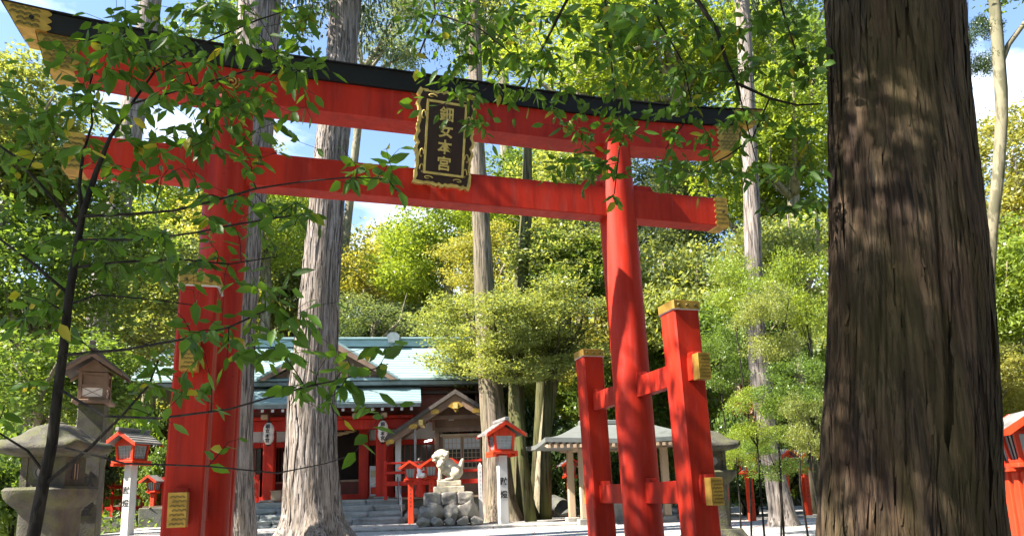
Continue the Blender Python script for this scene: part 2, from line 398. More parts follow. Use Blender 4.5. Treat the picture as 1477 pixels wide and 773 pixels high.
def limb_tubes(m, base, tips, r0, rs, n=6):
    for tip in tips:
        tip = V(tip); a = V(base); mid = a.lerp(tip, .5)+V((rs.uniform(-1,1), rs.uniform(-1,1), rs.uniform(-.2,.8)))*(tip-a).length*.14
        pts = [a, a.lerp(mid, .5)+V((0,0,.02)), mid, mid.lerp(tip, .5), tip]
        m.tube(pts, [r0, r0*.8, r0*.6, r0*.4, r0*.15], n)
def tree(name, label, cat, base, cen, rad, kind, lmat, bmat='smooth_bark', r0=None, rz=None, group=None, seed=0, squash=None, trunk=None, extra=()):
    """base: foot of the trunk, cen/rad: centre and half size of the crown"""
    rs = random.Random(seed*13+5)
    root = empty(name, base); tag(root, label, cat, group)
    b0 = V(base); c = V(cen)-b0; rad = V(rad) if hasattr(rad, '__len__') else V((rad, rad, rad))
    r0 = r0 or .05*max(rad.x, rad.z)
    m = MB()
    low = V((c.x*.6, c.y*.6, max(.3, c.z-rad.z*.75)))
    axis = [V((0,0,-.15)), low*.5+V((rs.uniform(-.1,.1), rs.uniform(-.1,.1), 0)), low, c+V((0,0,rad.z*.1))]
    if trunk is None:
        m.tube(axis, [r0*1.25, r0, r0*.85, r0*.3], 10)
        tips = [c+V((rs.uniform(-.75,.75)*rad.x, rs.uniform(-.75,.75)*rad.y, rs.uniform(-.5,.8)*rad.z)) for _ in range(8)]
        limb_tubes(m, low*.97, tips[:5], r0*.55, rs); limb_tubes(m, low.lerp(c, .4), tips[5:], r0*.42, rs)
        m.build('trunk', bmat, root, 'all')
    me = crown(kind)
    o = obj('crown', me, lmat, root)
    if me.materials[0] != MAT[lmat]:
        o.material_slots[0].link = 'OBJECT'; o.material_slots[0].material = MAT[lmat]
    o.location = c; o.scale = rad; o.rotation_euler = (0, 0, rs.uniform(0, 6.28) if rz is None else rz)
    return root

# ------------------------------------------------------------------ lettering
def glyph(ch, size, m, parent, mat, ext=.004, bold=.0, name='character'):
    """one printed character, centred, standing in the x-z plane and facing -y"""
    c = bpy.data.curves.new('glyph', 'FONT'); c.body = ch; c.size = size; c.extrude = ext; c.offset = bold; c.resolution_u = 3
    t = bpy.data.objects.new('glyph', c); COL.objects.link(t)
    dg = bpy.context.evaluated_depsgraph_get(); me = bpy.data.meshes.new_from_object(t.evaluated_get(dg)); bpy.data.objects.remove(t); bpy.data.curves.remove(c)
    co = np.array([v.co[:] for v in me.vertices]); mid = (co.max(0)+co.min(0))/2
    me.transform(mat @ M.Rotation(math.pi/2, 4, 'X') @ M.Translation(-V(mid)))
    me.materials.clear(); me.name = name
    return obj(name, me, m, parent)

# ------------------------------------------------------------------ the great vermilion gate
TA, TX, TY = .2905, -.706, 6.7707
TB = -.45                                            # foot of the gate
torii = empty('torii_gate', (TX, TY, TB), TA)
tag(torii, 'large vermilion gate with black top beam, gold fittings and four square side posts', 'gate')
S0, LEAN = 2.0894, .02214
H = lambda z: z+EYE-TB                               # height above eye -> height above the foot
E_ = lambda zl: zl-EYE+TB
def pu(sg, zl): return sg*(S0-LEAN*E_(zl))           # axis of a pillar at a height
for sg in (-1, 1):
    m = MB(); zz = [0, .4, 1, 1.8, 2.6, 3.4, 4.2, H(3.80)]
    m.loft([[(pu(sg, z)+.2*(1+.012*math.sin(z*2))*math.cos(2*math.pi*k/40), .2*math.sin(2*math.pi*k/40), z) for k in range(40)] for z in zz])
    m.build('pillar', 'vermilion', torii, True)
    MB().lathe([(.27, 0), (.28, .08), (.26, .16), (.22, .17)], 28, M.Translation((pu(sg, 0), 0, 0))).build('base_stone', 'granite', torii, True)
LN = 3.357
def sori(u): return .15*max(0, (abs(u)-1.2)/2.7)**2.0
NB_, NT_ = H(2.955), H(3.288)
m = MB().cbox(-LN+.0, LN-.0, -.10, .10, NB_, NT_, .006); nuki = m.build('tie_beam', 'vermilion', torii)
for sg in (-1, 1):                                   # wedges beside each pillar
    for s2 in (-1, 1):
        p0 = pu(sg, NT_)+s2*.18; p1 = pu(sg, NT_)+s2*.40; p2 = pu(sg, NT_)+s2*.45
        MB().prism([(p0, NT_+.002), (p2, NT_+.002), (p1, NT_+.075), (p0, NT_+.075)] if s2 > 0 else [(p2, NT_+.002), (p0, NT_+.002), (p0, NT_+.075), (p1, NT_+.075)], -.06, .06).build('wedge', 'vermilion', torii)
def front_scales(m, pts, y, r, th=.004):             # overlapping wave scales chased into a gold plate
    for (u, z) in pts:
        for rr in (r, r*.66, r*.33):
            arc = [(u+rr*math.cos(a), z+rr*math.sin(a)) for a in [math.pi*k/8 for k in range(9)]]
            inn = [(u+rr*.78*math.cos(a), z+rr*.78*math.sin(a)) for a in [math.pi*k/8 for k in range(8, -1, -1)]]
            vs = [(p[0], y-th, p[1]) for p in arc]+[(p[0], y-th, p[1]) for p in inn]
            n = 9
            m.add(vs, [(k, k+1, 2*n-2-k, 2*n-1-k) for k in range(n-1)])
    return m
for sg in (-1, 1):                                   # gilded ends of the tie beam
    x1 = sg*(LN+.012); x0 = sg*(LN-.13)
    inner = []
    n = 5
    for k in range(n*6+1):
        z = lerp(NB_-.008, NT_+.008, k/(n*6)); inner.append((x0-sg*.028*abs(math.sin(math.pi*k/6)), z))
    poly = inner+[(x1, NT_+.008), (x1, NB_-.008)]
    cap = MB().prism(poly, -.112, .112).build('gilded_end', 'gold', torii)
    pts = []
    for r_ in range(6):
        for c_ in range(3):
            u = x1-sg*(.032+c_*.045+(.0225 if r_ % 2 else 0)); z = NB_+.012+r_*.052
            if z+.03 < NT_: pts.append((u, z))
    tag(front_scales(MB(), pts, -.112, .024).build('wave_pattern', 'gold_dark', cap), kind='stuff')
    MB().lathe([(.016, -.004), (.014, .006), (.006, .012)], 10, M.Translation(((x0+x1)/2+sg*.01, -.112, (NB_+NT_)/2)) @ M.Rotation(math.pi/2, 4, 'X')).build('stud', 'black_lacquer', cap)
# the two-layer top beam
SB, ST = H(3.776), H(4.096)
def beam(prof_fn, U0, n=40):
    m = MB(); rings = []
    for i in range(n+1):
        u = lerp(-U0, U0, i/n); rings.append([(u*k_, y_, z_+sori(u)) for (k_, y_, z_) in prof_fn(u)])
    return m.loft(rings)
beam(lambda u: [(1, -.135, SB), (1, .135, SB), (1.03, .135, ST), (1.03, -.135, ST)], 3.55).build('lower_lintel', 'vermilion', torii)
KB, KT = ST+.002, ST+.185
beam(lambda u: [(1, -.165, KB), (1, .165, KB), (1.03, .185, KT), (1.034, 0, KT+.07), (1.03, -.185, KT)], 3.80).build('upper_lintel', 'black_lacquer', torii)
beam(lambda u: [(1, -.205, KT+.002), (1, .205, KT+.002), (1, .205, KT+.014), (1.004, 0, KT+.088), (1, -.205, KT+.014)], 3.80*1.033).build('roof_cover', 'black_lacquer', torii)
for sg in (-1, 1):
    # gilded ends: a shell over the last part of both layers, with a scalloped inner edge
    def shell(u0, u1b, u1t, hy_b, hy_t, z0, z1, nsc, name):
        n = nsc*6; inner = []
        for k in range(n+1):
            z = lerp(z0-.006, z1+.006, k/n); inner.append((sg*(u0-.04*abs(math.sin(math.pi*k/6))), z))
        # front and back plates plus end, following the curve of the beam
        m = MB()
        cols = [inner]
        for q in (.35, .7, 1.0): cols.append([(lerp(x, sg*lerp(u1b, u1t, k/n), q), z) for k, (x, z) in enumerate(inner)])
        for side in (-1, 1):
            rings = [[(x, side*(lerp(hy_b, hy_t, k/n)+.008), z+sori(x)) for k, (x, z) in enumerate(c_)] for c_ in cols]
            m.loft(rings, cap=False, closed=False)
        c_ = cols[-1]
        m.loft([[(x+sg*.006, -(lerp(hy_b, hy_t, k/n)+.008), z+sori(x)) for k, (x, z) in enumerate(c_)], [(x+sg*.006, lerp(hy_b, hy_t, k/n)+.008, z+sori(x)) for k, (x, z) in enumerate(c_)]], cap=False, closed=False)
        bot = [[(c2[0][0], -(hy_b+.008), c2[0][1]+sori(c2[0][0])), (c2[0][0], hy_b+.008, c2[0][1]+sori(c2[0][0]))] for c2 in cols]
        m.loft(bot, cap=False, closed=False)
        o = m.build(name, 'gold', torii)
        pts = []
        nr = int((z1-z0)/.045)
        for r_ in range(nr):
            z = z0+.01+r_*.045; f = (z-z0)/(z1-z0); ue = lerp(u1b, u1t, f)
            u = ue-.04-(.03 if r_ % 2 else 0)
            while u > u0+.03: pts.append((sg*u, z+sori(u))); u -= .06
        mm = MB()
        for (u, z) in pts:
            f = (z-sori(u)-z0)/(z1-z0); front_scales(mm, [(u, z)], -(lerp(hy_b, hy_t, f)+.012), .032)
        tag(mm.build('wave_pattern', 'gold_dark', o), kind='stuff')
        return o
    shell(3.33, 3.55, 3.656, .135, .135, SB, ST, 5, 'gilded_end')
    o = shell(3.56, 3.80, 3.914, .165, .185, KB, KT, 3, 'gilded_end')
    MB().lathe([(.02, 0), (.018, .01)], 10, M.Translation((sg*3.68, -.185, (KB+KT)/2+sori(3.68))) @ M.Rotation(math.pi/2, 4, 'X')).build('stud', 'black_lacquer', o)
    # gilded swirl above each pillar
    q = MB(); n = 44
    q.tube([(pu(sg, SB)+(.012+.062*k/n)*math.cos(k/n*4.2*math.pi), -.150, (SB+ST)/2+.02+(.012+.062*k/n)*math.sin(k/n*4.2*math.pi)) for k in range(n+1)], [.013-.005*k/n for k in range(n+1)], 6)
    q.build('swirl_emblem', 'gold', torii, 'all')
# square side posts with their ties
BV, WB = 1.0907, .1306
ZB = H(1.615)
UT, LT = H(1.05), H(-.03)                            # centre heights of the two ties
for sg in (-1, 1):
    for vs in (1, -1):
        m = MB(); zz = [0, ZB*.5, ZB]
        c = .016
        def sec(z, w): return [(pu(sg, z)+a*w, -vs*BV+b_*w, z) for a, b_ in ((-1+c/w,-1),(1-c/w,-1),(1,-1+c/w),(1,1-c/w),(1-c/w,1),(-1+c/w,1),(-1,1-c/w),(-1,-1+c/w))]
        m.loft([sec(z, WB) for z in zz]); m.build('side_post', 'vermilion', torii)
        m = MB(); m.loft([sec(ZB-.002, WB+.014), sec(ZB+.075, WB+.014)])
        cap = m.build('post_cap', 'gold', torii)
        MB().loft([sec(ZB+.0755, WB+.006), sec(ZB+.09, WB-.03)]).build('cap_top', 'gold', cap)
        mm = MB(); mm.loft([sec(ZB-.012, WB+.009), sec(ZB-.0035, WB+.018)]); mm.build('cap_trim', 'white_paint', cap)
        for k in (-1, 0, 1):
            MB().lathe([(.016, 0), (.014, .008), (.005, .014)], 8, M.Translation((pu(sg, ZB)+k*.085, -vs*BV-WB-.014, ZB+.035)) @ M.Rotation(math.pi/2, 4, 'X')).build('stud', 'gold_dark', cap)
        MB().lathe([(.26, 0), (.26, .09), (.23, .12)], 4, M.Translation((pu(sg, 0), -vs*BV, 0)) @ M.Rotation(math.pi/4, 4, 'Z')).build('base_stone', 'granite', torii)
    for zt in (UT, LT):
        h = .105; w = .048; y1 = BV+WB+.19
        u = pu(sg, zt)
        tie = MB().cbox(u-w, u+w, -y1, y1, zt-h, zt+h, .004).build('cross_tie', 'vermilion', torii)
        for vs in (1, -1):
            MB().cbox(u-w-.012, u+w+.012, -vs*(y1+.012) if vs > 0 else y1-.085, -y1+.085 if vs > 0 else y1+.012, zt-h-.012, zt+h+.012, .003).build('gilded_end', 'gold', tie)
            pts = [(u+a*.03+(.015 if r_ % 2 else 0), zt-h+.004+r_*.03) for r_ in range(7) for a in (-1, 0, 1)]
            if vs > 0: tag(front_scales(MB(), pts, -(y1+.012), .017, .003).build('wave_pattern', 'gold_dark', tie), kind='stuff')
            # small wedge blocks on top of the tie beside the posts
            for yy in (BV-WB-.07, BV+WB+.05, .24):
                MB().prismx([(-vs*yy-.055, zt+h+.002), (-vs*yy+.055, zt+h+.002), (-vs*yy+.04, zt+h+.045), (-vs*yy-.04, zt+h+.045)], u-w+.006, u+w-.006).build('wedge', 'vermilion', tie)
# name plaque leaning out from the beams
def tl(p):                                           # place -> local coordinates of the gate
    d = p-V((TX, TY, TB)); c, s = math.cos(-TA), math.sin(-TA); return V((d.x*c-d.y*s, d.x*s+d.y*c, d.z))
ptop = tl(at(645, 136, TY-.34)); pbot = tl(at(637.5, 268, TY-.155))
up = (ptop-pbot); ph = up.length; up.normalize(); pm = (ptop+pbot)/2
xax = V((1, 0, 0)); yax = up.cross(xax).normalized(); xax = yax.cross(up)
PM = M(((xax.x, yax.x, up.x, pm.x), (xax.y, yax.y, up.y, pm.y), (xax.z, yax.z, up.z, pm.z), (0, 0, 0, 1)))
plaque = empty('shrine_plaque', (TX, TY, TB), TA)
tag(plaque, 'dark framed plaque with four gold characters hung at the gate centre', 'plaque')
pw = .275; hh = ph/2
def wavy(w, h, amp, n=96):
    out = []
    for k in range(n):
        a = 2*math.pi*k/n; c, s = math.cos(a), math.sin(a)
        q = max(abs(c), abs(s)); x, z = c/q*w, s/q*h
        side = abs(c) >= abs(s)
        f = (z/h if side else x/w)
        e = amp*(.55*math.cos(f*math.pi*3.0)+.45*math.cos(f*math.pi*5+.6)) if abs(f) < .93 else amp*.9
        e += .004*math.cos(k*math.pi)*(amp > .032)
        out.append((x+(math.copysign(e, x) if side else 0), z+(0 if side else math.copysign(e*.7, z))))
    return out
MB().prism(wavy(pw, hh, .034, 160), -.025, .045, PM).build('outer_frame', 'gold_paint', plaque)
MB().prism(wavy(pw-.028, hh-.028, .030, 160), -.033, -.0255, PM).build('frame_face', 'plaque_board', plaque)
iw, ih = pw-.092, hh-.115
fr = MB()
fr.box(-iw-.022, -iw, -.047, -.034, -ih-.022, ih+.022, PM); fr.box(iw, iw+.022, -.047, -.034, -ih-.022, ih+.022, PM)
fr.box(-iw, iw, -.0465, -.034, -ih-.022, -ih, PM); fr.box(-iw, iw, -.0465, -.034, ih, ih+.022, PM)
fr.build('inner_frame', 'gold_paint', plaque)
MB().box(-iw+.003, iw-.003, -.038, -.0345, -ih+.003, ih-.003, PM).build('board', 'plaque_board', plaque)
for k, ch in enumerate('鈿女本宮'):
    glyph(ch, .148, 'gold_paint', plaque, PM @ M.Translation((0, -.042, (1.5-k)*ih*.475)), .004, .003)
for (x, z, f) in ((-.14, hh-.055, 1), (.14, hh-.055, -1), (-.14, -hh+.055, 1), (.14, -hh+.055, -1), (-pw+.05, .2, 1), (pw-.05, .2, -1), (-pw+.05, -.18, 1), (pw-.05, -.18, -1), (-pw+.05, -.33, -1), (pw-.05, -.33, 1)):
    horizontal = abs(z) > hh-.08
    q = MB(); pts = []
    for k in range(15):
        a = k/14*3.6*math.pi/2; r_ = .034*(1-k/20)
        dx, dz = f*(r_*math.cos(a)-.01), r_*math.sin(a)
        pts.append((x+(dx*1.5 if horizontal else dx*.7), -.038, z+(dz*.6 if horizontal else dz*1.9)))
    q.tube(pts, [.007-.0003*k for k in range(15)], 5, mat=PM); q.build('scroll', 'gold_paint', plaque, 'all')

# ------------------------------------------------------------------ big trunks (conifers)
def px_trunk(rows, D, lean_y=0):
    out = []
    for (cx, py, w) in rows:
        p = at(cx, py, D+lean_y*(700-py)/700); out.append((p, w*mpp(p)/2*math.cos(math.atan((cx-CX)/FOC))))
    return out
def ext(pts, ztop, zbot=None, rt=.55):
    """go on above the frame to ztop and down to the ground"""
    a, b_ = pts[-2], pts[-1]; d = (b_[0]-a[0]); d = d/d.z if abs(d.z) > 1e-6 else V((0,0,1))
    d = V((d.x*.4, d.y*.4, 1))
    out = list(pts)+[(b_[0]+d*(ztop-b_[0].z), b_[1]*rt)]
    if zbot is not None and pts[0][0].z > zbot: out = [(pts[0][0]+V((0,0,zbot-pts[0][0].z)), pts[0][1]*1.06)]+out
    return out
def conifer(name, label, rows, D, mat, ztop, seed, ridge=.05, freq=26, nseg=64, nz=90, flare=None, lobes=0, crown_c=None, crown_r=None, group=None, strips=0, zlim=6., sl=1.):
    pts = px_trunk(rows, D); g0 = gz(pts[0][0].x, D)-.1
    pts = ext(pts, ztop, g0)
    base = V((pts[0][0].x, D, g0))
    root = empty(name, base); tag(root, label, 'tree', group)
    t = trunk_mesh([(p-base, r) for p, r in pts], seed, nseg, nz, ridge, freq, flare, lobes).build('trunk', mat, root, 'all')
    top = pts[-1][0]-base
    if crown_r:
        me = crown('conifer1' if seed % 2 else 'conifer2'); o = obj('crown', me, 'leaf_conifer', root)
        o.location = top+V((0, 0, -crown_r[2]*.45))+V(crown_c or (0,0,0)); o.scale = crown_r; o.rotation_euler = (0, 0, seed*1.7)
    if strips:                                       # loose, peeling strips of bark
        rs = np.random.RandomState(seed+40); zz = np.array([p.z for p, r in pts]); n = strips
        z0 = rs.uniform(max(zz[0]+.2, 0), zlim, n); ln = rs.uniform(.12, .7, n)*sl; th = rs.rand(n)*2*np.pi; w = rs.uniform(.008, .028, n)*sl; lift = rs.uniform(.0, .012, n)*sl
        f = lambda z, k: np.interp(z, zz, [(p[k] if k < 3 else r) for (p, r) in pts]) if k < 3 else np.interp(z, zz, [r for p, r in pts])
        rings = []
        for q in range(5):
            z = z0+ln*q/4; t = th+rs.uniform(-.01, .01, n); rad = f(z, 3)*1.035+lift*(.3+1.3*abs(q/4-.45)**1.5*2.2)
            wd = w*(1-.75*abs(q/2-1)**2)/rad
            for sgn in (-1, 1):
                a = t+sgn*wd; rings.append(np.stack([f(z, 0)+rad*np.cos(a)-base.x, f(z, 1)+rad*np.sin(a)-base.y, z-base.z], 1))
        A_ = np.stack(rings, 1); vs = A_.reshape(-1, 3).tolist()
        fs = [(i*10+q*2, i*10+q*2+1, i*10+q*2+3, i*10+q*2+2) for i in range(n) for q in range(4)]
        me = bpy.data.meshes.new('bark_strip'); me.from_pydata(vs, [], fs); me.shade_smooth()
        tag(obj('bark_strip', me, mat, root), kind='stuff')
    return root, pts
conifer('cedar_tree', 'tall grey cedar with flared roots, standing before the shrine steps',
        [(452,773,92),(451,745,86),(450,720,82),(449,660,74),(450,560,66),(456,500,62),(463,400,53),(472,290,48),(480,200,46),(493,90,43),(499,0,42)], 13.6, 'cedar_grey', 21, 1,
        .045, 34, 120, 200, (.9, .75), 7, None, (3.0, 3.0, 6.5), 'old cedars', 1500, 14., 1.6)
conifer('cedar_tree', 'brown ridged cedar half hidden behind the left gate pillar',
        [(346,773,50),(341,700,47),(340,640,46),(342,560,46),(346,450,47),(356,300,50),(366,190,54),(374,20,60)], 12.2, 'cedar_grey', 20, 2,
        .07, 26, 80, 110, None, 0, None, (2.8, 2.8, 6), 'old cedars', 900, 13., 1.6)
conifer('cedar_tree', 'distant grey cedar leaning right above the wooden lantern at left',
        [(130,640,46),(140,520,45),(150,420,44),(172,280,40),(192,160,36),(214,30,32)], 21, 'cedar_grey', 34, 3, .05, 24, 40, 50, None, 0, None, (2.0, 2.0, 5), 'old cedars')
conifer('cedar_tree', 'broad brown cedar right beside the gabled office, behind the white post lantern',
        [(723,752,50),(719,700,42),(713,620,36),(708,560,34),(703,500,31),(698,400,28),(693,300,24),(688,210,21),(685,60,18)], 22.2, 'cedar_mid', 24, 5, .05, 22, 56, 90, (1.2, .5), 6, None, (2.6, 2.6, 5), 'old cedars')
conifer('cedar_tree', 'dark mossy trunk just right of the white post lantern',
        [(756,750,40),(752,700,28),(747,640,24),(744,580,22),(746,500,21),(752,400,19),(760,300,16)], 23.2, 'mossy_bark', 15, 6, .05, 20, 36, 50, (.8, .5), 5, None, None, 'old cedars')
conifer('cedar_tree', 'pale sunlit trunk behind the right end of the gate beams',
        [(1131,757,42),(1120,700,33),(1108,640,29),(1095,540,28),(1090,470,27),(1086,350,25),(1081,210,22),(1074,60,21),(1070,0,20)], 15.4, 'cedar_grey', 19, 7, .04, 20, 44, 80, (.5, .35), 5, (.3, .2, .3), (2.4, 2.4, 4.6), 'old cedars')
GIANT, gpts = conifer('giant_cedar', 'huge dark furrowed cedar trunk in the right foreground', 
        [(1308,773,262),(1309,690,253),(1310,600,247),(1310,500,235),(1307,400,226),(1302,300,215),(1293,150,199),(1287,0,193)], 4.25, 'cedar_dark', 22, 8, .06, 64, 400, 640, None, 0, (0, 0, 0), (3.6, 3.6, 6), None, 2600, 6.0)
# smooth slim trunk behind the giant
pts = px_trunk([(1433,640,12),(1431,480,12),(1428,400,16),(1431,330,18),(1440,250,19),(1445,170,19),(1444,130,20),(1438,50,19),(1434,0,17),(1425,-60,14)], 9.5)
base = V((pts[0][0].x, 9.5, gz(pts[0][0].x, 9.5)-.05)); root = empty('slender_tree', base); tag(root, 'slender smooth-barked tree right of the huge dark trunk', 'tree')
m = MB(); m.tube([V((0,0,0))]+[p-base for p, r in pts], [pts[0][1]*1.2]+[r for p, r in pts], 14)
fk = at(1449, 75, 9.5)-base; m.tube([fk+V((-.05,0,-.12)), fk+V((.08,0,.12)), at(1477, 35, 9.6)-base, at(1520, -40, 9.8)-base], [.05, .04, .035, .02], 8)
m.build('trunk', 'smooth_bark', root, 'all')
o = obj('crown', crown('sparse1'), 'leaf_mid', root); o.location = at(1418, -150, 9.5)-base; o.scale = (2.2, 2.2, 1.7)
o = obj('low_foliage', crown('sparse2'), 'leaf_dark', root); o.location = at(1408, 70, 9.8)-base; o.scale = (.35, .35, .65)

# ------------------------------------------------------------------ rough stones
def stone_mesh(sx, sy, sz, seed, amp=.16, sub=4, box=.0):
    bm = bmesh.new(); bmesh.ops.create_icosphere(bm, subdivisions=sub, radius=1)
    off = V((seed*3.17, seed*1.31, seed*.77)); rr_ = random.Random(int(seed*1000)+7)
    planes = [(V((rr_.gauss(0,1), rr_.gauss(0,1), rr_.gauss(0,.8))).normalized(), rr_.uniform(.62, .88)) for _ in range(9)] if box < .5 else []
    for v in bm.verts:
        p = v.co.normalized(); q = p
        if box:
            e = 4.5+6*(box > .94); k = (abs(p.x)**e+abs(p.y)**e+abs(p.z)**e)**(1/e); q = p.lerp(p/k, box)
        n = mnoise.noise(p*1.3+off)*amp*1.4+mnoise.noise(p*3.1+off)*amp*.5
        q = q*(1+n)
        for pl, dd in planes:                         # split faces, as on quarried or broken stone
            e_ = q.dot(pl)-dd
            if e_ > 0: q = q-pl*e_*.92
        v.co = V((q.x*sx, q.y*sy, q.z*sz))
    me = bpy.data.meshes.new('stone'); bm.to_mesh(me); bm.free(); me.shade_smooth(); me.set_sharp_from_angle(angle=R(28)); return me
def stone(name, c, s, seed, m, parent=None, rz=0, amp=.16, box=0., sub=4):
    o = obj(name, stone_mesh(s[0], s[1], s[2], seed, amp, sub, box), m, parent); o.location = c; o.rotation_euler = (0, 0, rz); return o

# ------------------------------------------------------------------ main shrine hall
HB = .14
h0 = at(458, 757, 24.0); h0.z = .05
hall = empty('shrine_hall', h0, HB); tag(hall, 'red shrine hall with pale blue-green copper roofs behind the stone steps', 'building')
def part(name, m, fn, parent, sm=False):
    q = MB(); fn(q); return q.build(name, m, parent, sm)
FL = .86                                             # floor of the hall above its ground
part('foundation', 'dark_rock', lambda q: q.cbox(-6.3, 6.3, 1.62, 11, -.2, FL-.06, .03), hall)
part('floor', 'brown_wood', lambda q: q.box(-6.2, 6.2, 1.7, 10.9, FL-.058, FL), hall)
for lx in (-2.02, 2.02):
    part('porch_pillar', 'shrine_red', lambda q: q.cbox(lx-.2, lx+.2, 1.8, 2.2, FL+.002, 3.42, .03), hall)
    part('pillar_base', 'granite', lambda q: q.cbox(lx-.27, lx+.27, 1.73, 2.27, FL+.001, FL+.07, .01), hall)
for lx in (-1.28, 1.28):
    part('door_pillar', 'shrine_red', lambda q: q.cbox(lx-.19, lx+.19, 3.2, 3.56, FL+.002, 3.8, .02), hall)
part('porch_beam', 'shrine_red', lambda q: q.cbox(-3.1, 3.1, 1.86, 2.14, 3.42, 3.80, .02), hall)
part('porch_purlin', 'shrine_red', lambda q: q.cbox(-3.2, 3.2, 1.72, 2.28, 3.802, 3.93, .02), hall)
for lx in (-2.13, -1.1, 0, 1.1, 2.13):
    part('bracket', 'pale_wood', lambda q: (q.cbox(lx-.12, lx+.12, 1.40, 1.70, 3.81, 3.99, .02)), hall)
for k in range(19):
    lx = -3.15+k*.35
    rf = part('rafter', 'shrine_red', lambda q: q.add([(-.045+lx, .95, 4.0), (.045+lx, .95, 4.0), (.045+lx, 3.0, 4.62), (-.045+lx, 3.0, 4.62), (-.045+lx, .95, 4.1), (.045+lx, .95, 4.1), (.045+lx, 3.0, 4.72), (-.045+lx, 3.0, 4.72)], [(3,2,1,0),(4,5,6,7),(0,1,5,4),(1,2,6,5),(2,3,7,6),(3,0,4,7)]), hall)
    part('rafter_tip', 'white_paint', lambda q: q.box(lx-.047, lx+.047, .935, .947, 3.998, 4.102), rf)
def stepped(q, x0, x1, y0, z0, y1, z1, n, th=.05, lip=.03):
    """a roof slope laid in overlapping courses"""
    prof = []
    for k in range(n):
        a, b_ = k/n, (k+1)/n
        prof += [(lerp(y0, y1, a), lerp(z0, z1, a)+lip), (lerp(y0, y1, b_), lerp(z0, z1, b_)+.002)]
    prof += [(y1, z1-th), (y0, z0-th)]
    q.prismx(prof, x0, x1)
part('porch_roof', 'copper_roof', lambda q: stepped(q, -3.5, 3.5, .85, 4.30, 3.2, 5.22, 9), hall)
part('porch_eave', 'copper_dark', lambda q: q.add([(-3.48,.90,4.12),(3.48,.90,4.12),(3.48,3.1,4.98),(-3.48,3.1,4.98),(-3.48,.88,4.262),(3.48,.88,4.262),(3.48,3.1,5.125),(-3.48,3.1,5.125)], [(3,2,1,0),(4,5,6,7),(0,1,5,4),(1,2,6,5),(2,3,7,6),(3,0,4,7)]), hall)
part('main_eave', 'copper_dark', lambda q: q.box(-7.28, 7.28, 2.62, 10.6, 5.22, 5.36), hall)
part('main_roof', 'copper_roof', lambda q: (stepped(q, -7.3, 7.3, 2.55, 5.44, 6.2, 7.48, 14), stepped(q, -7.3, 7.3, 10.7, 5.44, 6.22, 7.48, 10)), hall)
part('roof_ridge', 'copper_roof', lambda q: (q.cbox(-7.4, 7.4, 5.95, 6.45, 7.47, 7.78, .03), q.cbox(-7.5, 7.5, 5.85, 6.55, 7.782, 7.86, .02)), hall)
for lx in (-7.3, 2.35, 7.3):
    part('ridge_ornament', 'copper_dark', lambda q: (q.prism([(lx-.22, 7.6), (lx+.22, 7.6), (lx+.28, 7.9), (lx+.12, 8.05), (lx-.12, 8.05), (lx-.28, 7.9)], 5.7, 6.1)), hall)
for s in (-1, 1):
    part('bargeboard', 'copper_dark', lambda q: (q.prismx([(2.5, 5.26), (2.5, 5.44), (6.2, 7.50), (9.9, 5.44), (9.9, 5.26), (6.2, 7.25)], s*7.31, s*7.40)), hall)
    part('gable_wall', 'brown_wood', lambda q: q.prismx([(2.9, 5.37), (6.2, 7.2), (9.6, 5.37)], s*6.4, s*6.5), hall)
# gable that breaks the front slope
dg_ = empty('front_gable_pivot') if False else None
gw, gzb, gza = 2.45, 5.50, 6.98
for s in (-1, 1):
    part('gable_roof', 'copper_roof', lambda q: q.add([(0, 2.35, gza+.1), (s*(gw+.2), 2.35, gzb-.02), (s*(gw+.2), 3.4, gzb-.02), (0, 5.9, gza+.1), (0, 2.35, gza+.0), (s*(gw+.2), 2.35, gzb-.12), (s*(gw+.2), 3.4, gzb-.12), (0, 5.9, gza)], [(0,1,2,3),(7,6,5,4),(0,4,5,1),(1,5,6,2),(2,6,7,3),(3,7,4,0)]), hall)
    part('gable_bargeboard', 'brown_wood', lambda q: q.prism([(0, gza-.002), (s*(gw+.15), gzb-.125), (s*(gw-.12), gzb-.125), (0, gza-.25)], 2.30, 2.40), hall)
part('gable_panel', 'brown_wood', lambda q: q.prism([(-gw+.1, gzb-.1), (gw-.1, gzb-.1), (0, gza-.2)], 2.72, 2.80), hall)
part('gable_lattice', 'pale_wood', lambda q: [q.box(k*.22-.03, k*.22+.03, 2.66, 2.718, gzb-.1, gza-.36-abs(k)*.135) for k in range(-7, 8)], hall)
o = part('gable_pendant', 'gold', lambda q: q.prism([(-.13, gza-.28), (.13, gza-.28), (.2, gza-.5), (0, gza-.72), (-.2, gza-.5)], 2.24, 2.30), hall)
